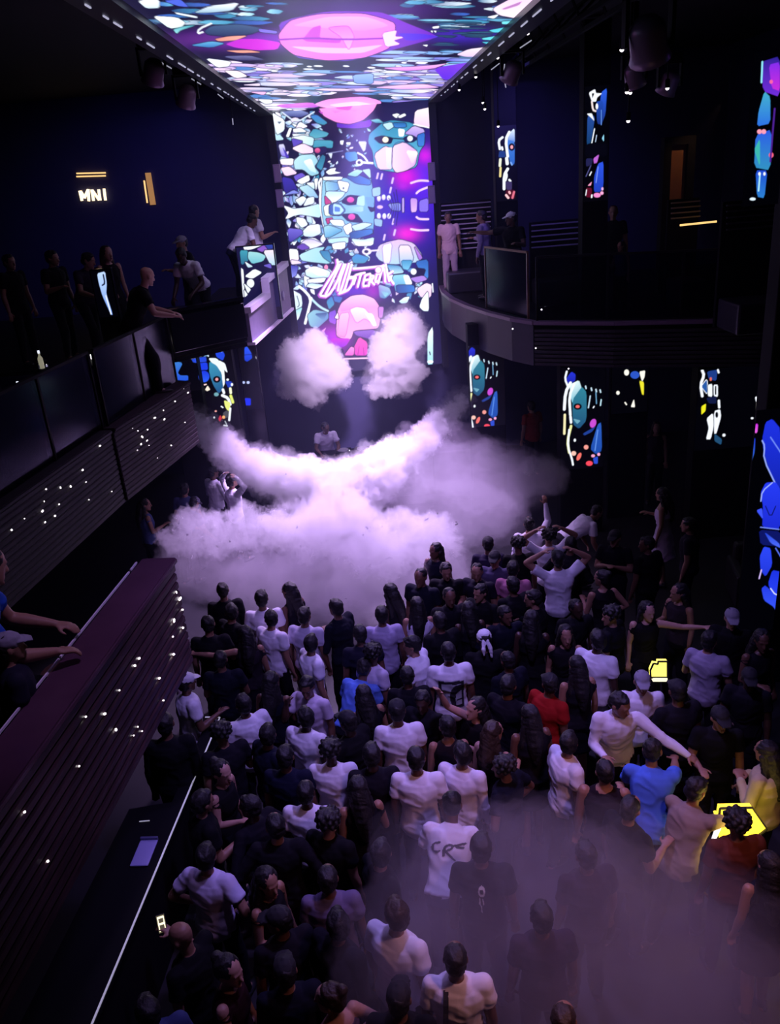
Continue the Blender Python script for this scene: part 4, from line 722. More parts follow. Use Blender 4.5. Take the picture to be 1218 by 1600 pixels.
moving_head(800, 112, 12.5, 'dark moving head lamp right of the video ceiling edge', .8, .5, .4)
moving_head(240, 112, 11, 'dark moving head lamp left of the video ceiling, upper of two', .8, .4, .4)
moving_head(292, 150, 12.5, 'dark moving head lamp left of the video ceiling, lower of two', .8, .4, .4)
tr_ = empty('lighting_truss', (4.0, 10.5, 8.55), 'black lighting truss with pin lights beside the video ceiling on the right', 'truss')
for dx, dz in ((0, 0), (.3, 0), (0, -.3), (.3, -.3)): obj('chord', beam(bmesh.new(), (-1.2 + dx, -4, dz), (-1.2 + dx, 6, dz), .05, .05), M_black, tr_)
for k in range(20): obj('brace', beam(bmesh.new(), (-1.2 + .3 * (k % 2), -4 + k * .5, 0), (-1.2 + .3 * ((k + 1) % 2), -3.5 + k * .5, -.3), .025, .025), M_black, tr_)
M_dim = mat('pin_dim', (.6, .6, .75), emit=.5)
for px, py, Y, lab in ((824, 53, 11, 'highest pin spot by the edge of the video ceiling on the right'), (777, 91, 13, 'second highest pin spot by the video ceiling edge'), (743, 121, 14.5, 'third pin spot down along the video ceiling edge'), (717, 141, 15.5, 'lowest pin spot along the video ceiling edge'), (754, 161, 15, 'upper pin spot of the close pair above the small pillar screen'), (757, 171, 15, 'lower pin spot of the close pair above the small pillar screen'), (778, 198, 15, 'pin spot at the top left corner of the upstairs pillar screen'),
                      (971, 79, 9, 'pin spot at the left of the big mauve lamp'), (979, 145, 10, 'left one of twin pin spots below the big mauve lamp'), (984, 146, 10, 'right one of twin pin spots below the big mauve lamp'), (981, 190, 10, 'pin spot lowest below the big mauve lamp'), (1042, 139, 10, 'pin spot beside the small dark lamp under the mauve one')):
    r_ = empty('pin_spot', aty(px, py, Y), lab, 'lamp', 'pin spots under the right ceiling'); obj('can', lathe([(.022, .01), (.026, .03), (.026, .09), (.015, .10)], 10), M_black, r_); obj('bulb', lathe([(.006, -.012), (.018, -.004), (.022, .01)], 10), M_glint, r_); obj('stem', beam(bmesh.new(), (0, 0, .095), (0, 0, 8.75 - r_.location.z), .012, .012, Vector((0, 1, 0))), M_black, r_)
CABL = iter(('pale cable end beside the highest pin spot', 'slanting pale cable end under the second pin spot', 'upper half of the long curved cable on the right', 'lower half of the long curved cable on the right', 'highest pale cable end left of the video ceiling', 'second pale cable end left of the video ceiling', 'third pale cable end left of the video ceiling', 'lowest short cable end left of the video ceiling'))
for x0, y0, x1, y1, Y in ((812, 75, 830, 63, 11), (767, 109, 780, 99, 13), (788, 100, 786, 118, 13), (786, 118, 790, 137, 13), (247, 95, 268, 107, 11), (299, 123, 314, 132, 12.5), (340, 147, 349, 154, 14), (363, 185, 364, 195, 15)):
    a = aty(x0, y0, Y); b = aty(x1, y1, Y); r_ = empty('cable', b, next(CABL), 'cable', 'lit cable ends near the ceiling'); rel(obj('sleeve', beam(bmesh.new(), a, b, .014, .014), M_dim), r_); rel(obj('drop_wire', beam(bmesh.new(), b, Vector((b.x, b.y, 8.76)), .008, .008, Vector((0, 1, 0))), M_black), r_)

# ------------------------------------------------------------------ smoke and haze
def vol_mat(name, dens, col, aniso=.2, emit=None):
    M = bpy.data.materials.new(name); M.use_nodes = True; nt = M.node_tree; nt.nodes.clear()
    o = nt.nodes.new('ShaderNodeOutputMaterial'); v = nt.nodes.new('ShaderNodeVolumeScatter')
    v.inputs['Color'].default_value = (*col, 1); v.inputs['Density'].default_value = dens; v.inputs['Anisotropy'].default_value = aniso
    nt.links.new(v.outputs[0], o.inputs['Volume']); M.cycles.homogeneous_volume = True; MATS[name] = M; return M
def puff(name, label, spheres, m, voxel=.06, amp=.16, f=1.6, seed=0, grow=1.0, zs=1.0, sm=0):
    """cloud hull: lumps joined and roughened; spheres are (photo x, photo y, distance, radius in photo px)"""
    bm = bmesh.new()
    for (px, py, Y, r) in spheres:
        p = aty(px, py, Y); R = r * grow * (p - Vector(EYE)).length / F
        g = bmesh.ops.create_icosphere(bm, subdivisions=2, radius=1)
        for v in g['verts']: v.co = Vector((v.co.x * R, v.co.y * R, v.co.z * R * zs)) + p
    me = remeshed(bm, voxel, 3)
    ROT = np.array([[.80, .36, -.48], [-.60, .48, -.64], [0, .80, .60]])
    P, Nn = coords(me); q = P @ ROT + seed * 7.3
    d = amp * .72 * (.9 * vnoise(q * f) + .9 * (.7 - 2 * np.abs(vnoise(q * f * 2.1, 1))) + .55 * (.7 - 2 * np.abs(vnoise(q * f * 4.6, 2)))); setco(me, P + Nn * d[:, None])
    bm = bmesh.new(); bm.from_mesh(me); me = remeshed(bm, voxel * .8, sm)
    P, Nn = coords(me); q = P @ ROT + seed * 7.3
    P = P + Nn * (amp * .8 * (.40 * (.7 - 2 * np.abs(vnoise(q * f * 8, 4))) + .22 * vnoise(q * f * 12, 5)))[:, None]
    c = Vector(P.mean(0)); setco(me, P - P.mean(0)); c.z = max(c.z, .02 - (P[:, 2] - P[:, 2].mean()).min())
    o = link(name, me, m); o.location = c; tag(o, label, 'smoke', kind='stuff'); return o
V_dense = vol_mat('smoke_dense', 5.0, (.985, .97, .99)); V_shell = vol_mat('smoke_shell', .55, (.97, .95, .99)); V_mid = vol_mat('smoke_mid', 2.2, (.96, .94, .985)); V_thin = vol_mat('smoke_thin', .38, (.95, .92, .98)); V_low = vol_mat('haze_low', .2, (.92, .85, .95)); V_air = vol_mat('haze_air', .006, (.55, .6, 1))
def cloud(name, label, sp, core, shell, amp, f, seed, voxel=.05, grow=1.14):
    puff(name, label + ', dense core', sp, core, voxel, amp, f, seed)
    puff(name, label + ', soft fringe', sp, shell, voxel * 1.2, amp, f * .8, seed + 20, grow)
cloud('smoke_puff', 'white smoke puff left of the pink head on the video wall', [(470, 570, 18.2, 38), (505, 575, 18.2, 40), (488, 548, 18.2, 28), (458, 545, 18.2, 20), (452, 605, 18.2, 20), (490, 612, 18.2, 26), (525, 590, 18.2, 22)], V_dense, V_shell, .13, 2.4, 1, .045, 1.1)
cloud('smoke_puff', 'taller white smoke puff before the right half of the video wall', [(628, 515, 18.2, 34), (615, 555, 18.2, 42), (632, 580, 18.2, 34), (600, 590, 18.2, 28), (642, 530, 18.2, 28), (585, 605, 18.2, 16), (620, 605, 18.2, 18)], V_dense, V_shell, .13, 2.4, 2, .045, 1.1)
cloud('smoke_jet', 'bright smoke jet streaming down from the left fascia', [(302, 662, 14.6, 18), (330, 686, 14.5, 26), (362, 706, 14.4, 33), (400, 730, 14.2, 38), (438, 748, 14.0, 42), (480, 764, 13.8, 46), (520, 768, 13.7, 50), (555, 760, 13.7, 50)], V_dense, V_shell, .16, 2.0, 3)
cloud('smoke_jet', 'bright smoke jet streaming down from the upper right', [(722, 622, 16.4, 12), (706, 640, 16.2, 18), (684, 664, 15.8, 24), (655, 690, 15.2, 30), (625, 712, 14.7, 36), (595, 735, 14.2, 42), (560, 765, 13.9, 50), (530, 800, 13.5, 50)], V_dense, V_shell, .16, 2.0, 4)
cloud('smoke_bank', 'bright smoke bank rolling over the crowd below the crossing jets', [(268, 836, 12.6, 16), (300, 836, 12.4, 24), (340, 838, 12.3, 28), (385, 834, 12.3, 34), (430, 826, 12.2, 40), (475, 830, 12.1, 48), (520, 830, 12.0, 52), (565, 838, 12.0, 52), (610, 848, 12.0, 48), (650, 846, 12.1, 38), (690, 838, 12.2, 30), (535, 790, 12.8, 44)], V_mid, V_shell, .2, 1.8, 5, .05, 1.12)
cloud('smoke_bank', 'dim purple smoke drifting out to the right of the jets', [(690, 730, 14.6, 60), (745, 745, 14.4, 60), (800, 755, 14.2, 50), (845, 745, 14.2, 34), (720, 800, 13.4, 62), (780, 800, 13.2, 46), (650, 790, 13.6, 56)], V_thin, V_low, .16, 1.0, 6, .08, 1.25)
cloud('smoke_bank', 'thin violet smoke settling over the first rows of the crowd', [(320, 895, 11.6, 50), (390, 905, 11.4, 60), (470, 912, 11.3, 66), (550, 915, 11.2, 68), (630, 905, 11.3, 62), (690, 890, 11.5, 52), (285, 878, 12, 34)], V_thin, V_low, .16, 1.0, 7, .08, 1.3)
cloud('low_haze', 'thin reddish haze over the lower right of the dance floor', [(700, 1400, 5.0, 100), (800, 1450, 4.7, 130), (900, 1490, 4.5, 140), (1000, 1520, 4.4, 140), (1100, 1540, 4.4, 130), (820, 1340, 5.3, 80), (930, 1390, 5.0, 90), (660, 1500, 4.4, 90)], V_low, V_low, .16, .9, 8, .1, 1.3)
tag(obj('room_haze', bx(-8.8, 8.3, 12, 20.3, .05, 8.0), V_air), 'faint blue haze hanging in the air before the video wall', 'haze', kind='stuff')

# ------------------------------------------------------------------ people
def V(*a): return Vector(a)
def ring_loft(bm, rings, seg=14):
    """rings: (centre, u axis, v axis, ru, rv)"""
    R = []
    for c, u, v, ru, rv in rings:
        R.append([bm.verts.new(c + u * (ru * math.cos(2 * math.pi * k / seg)) + v * (rv * math.sin(2 * math.pi * k / seg))) for k in range(seg)])
    for a, b in zip(R, R[1:]):
        for k in range(seg): bm.faces.new((a[k], a[(k + 1) % seg], b[(k + 1) % seg], b[k]))
    bm.faces.new(R[0][::-1]); bm.faces.new(R[-1])
def cone(bm, a, b, ra, rb, seg=10):
    d = (b - a); L = d.length
    if L < 1e-5: return
    d = d / L; u = d.orthogonal().normalized(); v = d.cross(u)
    ring_loft(bm, [(a - d * ra * .95, u, v, ra * .25, ra * .25), (a - d * ra * .6, u, v, ra * .8, ra * .8), (a, u, v, ra, ra), (b, u, v, rb, rb), (b + d * rb * .6, u, v, rb * .8, rb * .8), (b + d * rb * .95, u, v, rb * .25, rb * .25)], seg)
def chain(bm, pts, rs, seg=10):
    for i in range(len(pts) - 1): cone(bm, pts[i], pts[i + 1], rs[i], rs[i + 1], seg)
def ell(bm, c, r, R=None, sub=2):
    g = bmesh.ops.create_icosphere(bm, subdivisions=sub, radius=1)
    for v in g['verts']:
        q = V(v.co.x * r[0], v.co.y * r[1], v.co.z * r[2]); v.co = (R @ q if R else q) + c
def rotx(a): return Matrix.Rotation(math.radians(a), 3, 'X')
def roty(a): return Matrix.Rotation(math.radians(a), 3, 'Y')
def rotz(a): return Matrix.Rotation(math.radians(a), 3, 'Z')
REL = ((.16, -.06, -1), (.06, .25, -1))
ARM = dict(down=REL, drink=((.22, .10, -1), (-.25, 1, .25)), chest=((.25, .12, -1), (-.75, .7, .45)), phone=((.30, .55, .45), (-.12, .45, 1)), up=((.35, .3, .9), (-.1, .1, 1)), face=((.3, .45, -.6), (-.35, .1, 1)), head=((.75, .15, .6), (-.75, -.1, .5)),
           hip=((.62, -.25, -.8), (-.55, .45, -.55)), fwd=((.1, .95, -.35), (.0, 1, -.12)), low=((.15, .65, -.8), (-.05, 1, -.35)), side=((1, .2, -.12), (1, .3, .12)), wave=((.9, .25, .1), (.25, .35, 1)), hold=((.2, .40, -.75), (-.15, 1, .55)), serve=((.75, .55, -.45), (.85, .6, -.4)), rail=((.25, .55, -.8), (-.3, 1, -.05)))
#            sex   right   left   lean head(yaw, pitch)  legs
POSE = dict(std=('m', 'down', 'down', 2, (0, -5), 0), turn=('m', 'down', 'down', 2, (55, -5), 1), drink=('m', 'drink', 'down', 3, (15, -8), 1), phone=('m', 'phone', 'down', 0, (5, 8), 0), chest=('m', 'chest', 'chest', 2, (-10, -5), 0), head=('m', 'head', 'head', 0, (0, 5), 0),
            face=('m', 'face', 'down', 5, (20, -12), 1), hip=('m', 'hip', 'hip', 2, (20, -6), 1), reach=('m', 'fwd', 'low', 22, (-10, -10), 2), side=('m', 'side', 'drink', 6, (-50, -5), 1), hold=('m', 'hold', 'down', 4, (5, -10), 1), serve=('m', 'drink', 'serve', 12, (40, -12), 1), bend=('m', 'low', 'low', 62, (0, -10), 2), lean=('m', 'rail', 'rail', 28, (30, -5), 2), stoop=('m', 'low', 'rail', 42, (10, -18), 1), wave=('m', 'wave', 'down', 0, (0, 5), 1),
            fstd=('f', 'down', 'down', 2, (10, -4), 1), fdrink=('f', 'drink', 'down', 2, (-20, -6), 1), fphone=('f', 'phone', 'chest', 0, (0, 6), 0), fside=('f', 'down', 'side', 3, (20, -6), 1), fhip=('f', 'hip', 'drink', 3, (35, -6), 2), fup=('f', 'up', 'drink', 0, (-20, 2), 1))
class Body:
    def __init__(s, pose):
        s.pose = pose; sex, ra, la, lean, hd, legs = POSE[pose]; s.f = sex == 'f'; s.lean = lean; f = s.f
        hp = V(0, 0, .94); Rl = rotx(-lean)
        s.T = lambda p: Rl @ (p - hp) + hp + V(0, -math.sin(math.radians(lean)) * .12, 0)
        s.D = lambda d: Rl @ d
        w = .86 if f else 1.0; s.w = w
        s.sh = {k: s.T(V(k * .178 * w, -.01, 1.425)) for k in (1, -1)}; s.el, s.wr, s.hdv = {}, {}, {}
        for k, nm in ((1, ra), (-1, la)):
            u, l = ARM[nm]; mixl = min(1, lean / 40) * (.0 if nm in ('down',) else .7)
            q = lambda d: (rotx(-lean * mixl) @ V(d[0] * k, d[1], d[2])).normalized()
            s.el[k] = s.sh[k] + q(u) * (.29 * (.94 if f else 1)); s.wr[k] = s.el[k] + q(l) * (.255 * (.94 if f else 1)); s.hdv[k] = q(l)
        s.neck = s.T(V(0, -.015, 1.48)); Rh = rotz(hd[0]) @ rotx(hd[1] - lean * .45); s.Rh = Rh
        s.hc = s.neck + rotx(-lean * .6) @ V(0, .03, .155)
        st = ((.0, .0), (.05, -.06), (.16, -.14))[legs]
        s.hip = {k: V(k * .088, 0, .93) + V(0, -math.sin(math.radians(lean)) * .12, 0) for k in (1, -1)}
        s.kn = {k: V(k * (.10 if not f else .085), .03 + k * st[0] * .8, .50) for k in (1, -1)}; s.an = {k: V(k * (.115 if not f else .09), k * st[0] * 1.1 + st[1] * .2, .085) for k in (1, -1)}
    def torso(s, g=0.0, z0=.84, z1=1.485):
        f = s.f; prof = [(.84, .135, .095), (.93, .165, .118), (1.0, .155, .11), (1.08, .138, .10), (1.18, .15, .108), (1.29, .172, .118), (1.37, .178, .112), (1.425, .155, .092), (1.46, .10, .075), (1.485, .066, .062)]
        if f: prof = [(.84, .14, .10), (.93, .175, .122), (1.0, .155, .11), (1.08, .122, .09), (1.18, .132, .098), (1.28, .148, .122), (1.37, .152, .105), (1.425, .132, .085), (1.46, .085, .068), (1.485, .054, .054)]
        X = s.D(V(1, 0, 0)); Y = s.D(V(0, 1, 0)); return [(s.T(V(0, -.01, z)), X, Y, a + g, b + g) for z, a, b in prof if z0 - 1e-6 <= z <= z1 + 1e-6]
    def hand(s, bm, k):
        w = s.wr[k]; d = s.hdv[k]; side = d.cross(V(0, 0, 1))
        if side.length < .3: side = d.cross(V(0, 1, 0))
        side.normalize(); up = side.cross(d).normalized(); c = w + d * .055
        ring_loft(bm, [(w - d * .01, side, up, .024, .020), (w + d * .03, side, up, .036, .018), (w + d * .075, side, up, .041, .017), (w + d * .095, side, up, .034, .013)], 10)
        for i, (o, L) in enumerate(((-.031, .062), (-.0105, .074), (.0105, .068), (.031, .052))):
            a = w + d * .085 + side * o; b = a + d * L * .5 - up * .012; e = b + (d * .7 - up * .7).normalized() * L * .5; chain(bm, [a, b, e], [.0105, .010, .0085], 7)
        a = w + d * .03 + side * (-.03 * k); b = a + (d * .6 - side * .8 * k - up * .2).normalized() * .045; chain(bm, [a, b, b + (d - side * .2 * k - up * .3).normalized() * .03], [.014, .0115, .0095], 7)
    def head(s, bm):
        f = s.f; R = s.Rh; c = s.hc; pr = [(-.115, .022, .03, .062), (-.10, .040, .052, .042), (-.07, .057, .074, .022), (-.03, .068, .088, .008), (.02, .074, .096, 0), (.06, .070, .092, -.004), (.09, .053, .070, -.006), (.108, .026, .036, -.006)]
        ring_loft(bm, [(c + R @ V(0, y, z), R @ V(1, 0, 0), R @ V(0, 1, 0), a, b) for z, a, b, y in pr], 18)
        chain(bm, [c + R @ V(0, .088, .012), c + R @ V(0, .112, -.032)], [.010, .016], 8); ell(bm, c + R @ V(0, .092, -.070), (.024, .014, .012), R, 1); ell(bm, c + R @ V(0, .088, -.105), (.024, .018, .016), R, 1); ell(bm, c + R @ V(0, .088, .022), (.055, .016, .012), R, 1)
        for k in (1, -1): ell(bm, c + R @ V(k * .078, -.008, -.008), (.012, .024, .034), R, 1)
        cone(bm, s.neck - V(0, 0, .04), c + R @ V(0, -.015, -.06), .054 if not f else .045, .05 if not f else .042, 12)
    def mesh(s):
        bm = bmesh.new(); ring_loft(bm, s.torso(), 18); s.head(bm)
        for k in (1, -1):
            a = .9 if s.f else 1.06
            chain(bm, [s.sh[k], s.sh[k].lerp(s.el[k], .5), s.el[k]], [.054 * a, .049 * a, .039 * a]); chain(bm, [s.el[k], s.el[k].lerp(s.wr[k], .35), s.wr[k]], [.039 * a, .041 * a, .026 * a]); s.hand(bm, k)
            chain(bm, [s.hip[k], s.hip[k].lerp(s.kn[k], .35), s.kn[k]], [.088, .082, .056]); chain(bm, [s.kn[k], s.kn[k].lerp(s.an[k], .35), s.an[k]], [.056, .058, .037]); chain(bm, [s.an[k], s.an[k] + V(k * .02, .10, -.045)], [.040, .030]); chain(bm, [s.an[k], s.an[k] + V(0, -.03, -.045)], [.038, .036])
        return remeshed(bm, .0105, 1)
    def top(s, kind):
        bm = bmesh.new()
        if kind == 'tank': ring_loft(bm, s.torso(.013, .93, 1.425), 18)
        elif kind == 'dress':
            t = s.torso(.012, .93, 1.37); b0 = s.T(V(0, -.01, .93)); ring_loft(bm, [(V(b0.x, b0.y, .55), V(1, 0, 0), V(0, 1, 0), .27, .22), (V(b0.x, b0.y, .75), V(1, 0, 0), V(0, 1, 0), .23, .18)] + t, 20)
        else:
            t = s.torso(.022, .84 if s.lean < 30 else .93, 1.46); t[-1] = (*t[-1][:3], .088, .078); ring_loft(bm, t, 20)
            for k in (1, -1):
                a = .9 if s.f else 1; u = (s.sh[k] - s.T(V(0, 0, 1.40))) * .15
                if kind == 'long': chain(bm, [s.T(V(k * .09 * s.w, -.01, 1.40)), s.sh[k], s.el[k], s.wr[k]], [.068 * a, .066 * a, .052 * a, .038 * a])
                else:
                    e = s.sh[k].lerp(s.el[k], .60); d = (e - s.sh[k]).normalized(); uu = d.orthogonal().normalized(); vv = d.cross(uu); ch = s.T(V(k * .09 * s.w, -.01, 1.40))
                    chain(bm, [ch, s.sh[k], s.sh[k] + d * .06], [.068 * a, .065 * a, .064 * a]); ring_loft(bm, [(s.sh[k] + d * .0, uu, vv, .062 * a, .062 * a), (e, uu, vv, .070 * a, .070 * a)], 12)
        return remeshed(bm, .0125, 1, .0085, 8)
    def bottom(s, kind):
        bm = bmesh.new(); ring_loft(bm, s.torso(.008, .84, 1.0), 18)
        for k in (1, -1):
            if kind == 'shorts': chain(bm, [s.hip[k], s.hip[k].lerp(s.kn[k], .85)], [.098, .086])
            elif kind == 'skirt': pass
            else: chain(bm, [s.hip[k], s.kn[k], s.an[k] + V(0, 0, .02)], [.098, .074, .058])
        if kind == 'skirt':
            b0 = s.T(V(0, 0, .93)); ring_loft(bm, [(V(b0.x, b0.y, .60), V(1, 0, 0), V(0, 1, 0), .19, .15), (V(b0.x, b0.y, .94), V(1, 0, 0), V(0, 1, 0), .175, .13)], 18)
        return remeshed(bm, .017, 2, .006, 9)
    def hair(s, kind):
        bm = bmesh.new(); R = s.Rh; c = s.hc; P = lambda x, y, z: c + R @ V(x, y, z)
        if kind == 'cap':
            ell(bm, P(0, -.008, .045), (.088, .106, .080), R); ring_loft(bm, [(P(0, .06, .048), R @ V(1, 0, 0), R @ V(0, .3, 1), .075, .012), (P(0, .11, .044), R @ V(1, 0, 0), R @ V(0, .3, 1), .072, .010), (P(0, .165, .030), R @ V(1, 0, 0), R @ V(0, .3, 1), .045, .008)], 14); ell(bm, P(0, -.008, .126), (.010, .010, .006), R, 1)
            return remeshed(bm, .0085, 2)
        if kind == 'band':
            ring_loft(bm, [(P(0, -.004, .02), R @ V(1, 0, 0), R @ V(0, 1, 0), .090, .108), (P(0, -.004, .06), R @ V(1, 0, 0), R @ V(0, 1, 0), .086, .104), (P(0, -.01, .10), R @ V(1, 0, 0), R @ V(0, 1, 0), .062, .078), (P(0, -.01, .118), R @ V(1, 0, 0), R @ V(0, 1, 0), .03, .04)], 16); chain(bm, [P(.02, -.10, .03), P(.05, -.14, -.06), P(.06, -.15, -.16)], [.02, .026, .012]); chain(bm, [P(-.02, -.10, .03), P(-.03, -.15, -.05), P(-.03, -.16, -.13)], [.02, .024, .01])
            return remeshed(bm, .0085, 1, .004, 20)
        if kind == 'curly':
            ell(bm, P(0, -.022, .045), (.098, .108, .088), R)
            for i in range(34):
                t = i * 2.4; z = -.02 + .135 * (i / 34); rr = math.sqrt(max(0, 1 - ((z - .04) / .105) ** 2)); y = math.sin(t) * .105 * rr - .02
                if y > .05 and z < .05: continue
                ell(bm, P(math.cos(t) * .096 * rr, y, z), (.026, .026, .026), R, 1)
            return remeshed(bm, .009, 1, .004, 30)
        g = dict(short=.005, crop=.001, long=.006, bun=.005).get(kind, 0)
        ell(bm, P(0, -.020, .032), (.084 + g, .098 + g, .088 + g), R); ell(bm, P(0, -.045, -.02), (.074 + g, .068 + g, .070 + g), R)
        if kind == 'short': ell(bm, P(.01, .045, .088), (.056, .042, .026), R, 1)
        if kind == 'bun': ell(bm, P(0, -.10, .08), (.045, .045, .042), R)
        if kind == 'long':
            b = s.T(V(0, -.115, 1.40)); b2 = s.T(V(0, -.135, 1.20))
            chain(bm, [P(0, -.055, -.01), b, b2], [.088, .084, .040]); chain(bm, [P(.06, -.02, -.02), s.T(V(.10, -.06, 1.36)), s.T(V(.11, -.06, 1.24))], [.040, .038, .018]); chain(bm, [P(-.06, -.02, -.02), s.T(V(-.10, -.06, 1.36)), s.T(V(-.11, -.06, 1.22))], [.040, .038, .018])
        return remeshed(bm, .010, 1, .005, 22)
    def shoe(s, k):
        bm = bmesh.new(); a = s.an[k]; ell(bm, V(a.x + k * .012, a.y + .055, .045), (.048, .135, .042)); ell(bm, V(a.x, a.y - .01, .075), (.046, .055, .055))
        for v in bm.verts: v.co.z = max(v.co.z, .004)
        return from_bm(bm, 'shoe', True)
    def eyes(s, k):
        bm = bmesh.new(); ell(bm, s.hc + s.Rh @ V(k * .030, .082, .006), (.013, .009, .008), s.Rh, 1); return from_bm(bm, 'eye', True)
    def lips(s):
        bm = bmesh.new(); ell(bm, s.hc + s.Rh @ V(0, .104, -.070), (.025, .008, .009), s.Rh, 1); return from_bm(bm, 'lips', True)
def fit(cloth_me, body_me, gap=.007):
    """push cloth that sinks into the body back out"""
    t = BVHTree.FromPolygons([v.co for v in body_me.vertices], [p.vertices for p in body_me.polygons])
    for v in cloth_me.vertices:
        q, n, _, d = t.find_nearest(v.co, .06)
        if q is None: continue
        sd = (v.co - q).dot(n)
        if sd < gap: v.co = q + n * gap
    cloth_me.update(); return cloth_me
BODY = {}; PIECE = {}
def body(p):
    if p not in BODY: BODY[p] = Body(p)
    return BODY[p]
def piece(p, what, *a):
    key = (p, what, *a)
    if key not in PIECE:
        PIECE[key] = getattr(body(p), what)(*a)
        if what in ('top', 'bottom'): fit(PIECE[key], piece(p, 'mesh'), .007 if what == 'top' else .005)
    return PIECE[key]
def cloth(h, nm=None): return mat('cloth_' + h, srgb(h), .85, noise_s=14, amp=.08, bump=.15, spec=.2)
SKIN = dict(a=mat('skin_light', (.50, .28, .21), .5, noise_s=30, amp=.06), b=mat('skin_tan', (.33, .17, .11), .5, noise_s=30, amp=.06), c=mat('skin_brown', (.15, .070, .045), .45, noise_s=30, amp=.06), d=mat('skin_dark', (.06, .028, .020), .42, noise_s=30, amp=.06))
HAIR = dict(k=mat('hair_black', (.008, .007, .008), .6, noise_s=60, amp=.4, bump=.6), b=mat('hair_brown', (.03, .016, .010), .55, noise_s=60, amp=.4, bump=.6), y=mat('hair_fair', (.22, .13, .06), .5, noise_s=60, amp=.3, bump=.6), w=mat('hat_white', (.75, .74, .80), .8), n=mat('hat_black', (.010, .010, .014), .8), g=mat('hat_grey', (.25, .24, .30), .8))
M_shoe = mat('shoe_dark', (.02, .02, .025), .5); M_shoew = mat('shoe_white', (.6, .6, .62), .5); M_eye = mat('eye_white', (.55, .52, .50), .25); M_lips = mat('lip', (.25, .07, .07), .4)
def use(name, me, m, parent):
    o = bpy.data.objects.new(name, me); COL.objects.link(o)
    if not me.materials: me.materials.append(m)
    o.material_slots[0].link = 'OBJECT'; o.material_slots[0].material = m; o.parent = parent; return o
PEOPLE = []
def person(px, py, label, pose='std', rz=0, top=('tee', '#e9e6f2'), leg=('trousers', '#14141c'), hair=('short', 'k'), skin='b', s=1.0, z0=0.0, face=False, shoe=None, zh=None, group=None, Y=None):
    """px, py: where the head's centre shows in the photo; rz: 0 faces the video wall, +90 faces left"""
    b = body(pose); R = Matrix.Rotation(math.radians(rz), 3, 'Z'); h = (R @ b.hc) * s
    p = aty(px, py, Y) if Y else atz(px, py, z0 + (zh if zh else h.z)); x, y = p.x - h.x, p.y - h.y
    r_ = empty('person', (x, y, z0), label, 'person', group, math.radians(rz)); r_.scale = (s, s, s)
    r_['pose'] = pose
    use('body', piece(pose, 'mesh'), SKIN[skin], r_)
    if top: use({'dress': 'dress', 'tank': 'vest', 'long': 'long_sleeved_shirt'}.get(top[0], 'shirt'), piece(pose, 'top', top[0]), cloth(top[1]), r_)
    if leg: use(leg[0], piece(pose, 'bottom', leg[0]), cloth(leg[1]), r_)
    if hair: use({'cap': 'cap', 'band': 'bandana'}.get(hair[0], 'hair'), piece(pose, 'hair', hair[0]), HAIR[hair[1]], r_)
    if hair and hair[0] in ('cap', 'band'): use('hair', piece(pose, 'hair', 'crop'), HAIR['k'], r_)
    for k in (1, -1):
        use('shoe', piece(pose, 'shoe', k), M_shoew if shoe == 'w' else M_shoe, r_)
        if face: use('eye', piece(pose, 'eyes', k), M_eye, r_)
    if face: use('lips', piece(pose, 'lips'), M_lips, r_)
    PEOPLE.append(r_); return r_
def back_print(pr, art, w, h, zc, n=36, front=False, colour=None, name='print'):
    """flat print laid on a shirt's back: cells of a fine grid that the drawing covers"""
    me = [o for o in pr.children if o.name.startswith(('shirt', 'long'))][0].data
    t = BVHTree.FromPolygons([v.co for v in me.vertices], [p.vertices for p in me.polygons]); b = body(pr['pose'])
    a, bb = np.meshgrid(np.linspace(0, 1, n + 1), np.linspace(0, 1, n + 1)); cv = Canvas(a.ravel() * 100, bb.ravel() * 100, '#000000'); art(cv)
    for lvl, (mm, lo, hi) in enumerate(colour):
        bm = bmesh.new(); vs = {}
        for j in range(n + 1):
            for i in range(n + 1):
                c0 = b.T(V((i / n - .5) * w, -.6, zc - (j / n - .5) * h)); d = b.D(V(0, 1, 0)); hit = t.ray_cast(c0, d)
                if hit[0]: vs[i, j] = bm.verts.new(hit[0] + hit[1] * .004)
        C = cv.C[:, 0].reshape(n + 1, n + 1)
        for j in range(n):
            for i in range(n):
                q = C[j:j + 2, i:i + 2].mean()
                if lo <= q < hi and all(k in vs for k in ((i, j), (i + 1, j), (i + 1, j + 1), (i, j + 1))): bm.faces.new([vs[k] for k in ((i, j), (i, j + 1), (i + 1, j + 1), (i + 1, j))])
        bmesh.ops.delete(bm, geom=[v for v in bm.verts if not v.link_faces], context='VERTS')
        obj(name, bm, mm, [o for o in pr.children if o.name.startswith(('shirt', 'long'))][0])
WT = ('tee', '#e9e6f2'); WL = ('long', '#e6e2f0'); KT = ('tee', '#0c0c12'); KL = ('long', '#0d0d14'); NV = ('tee', '#10142c')

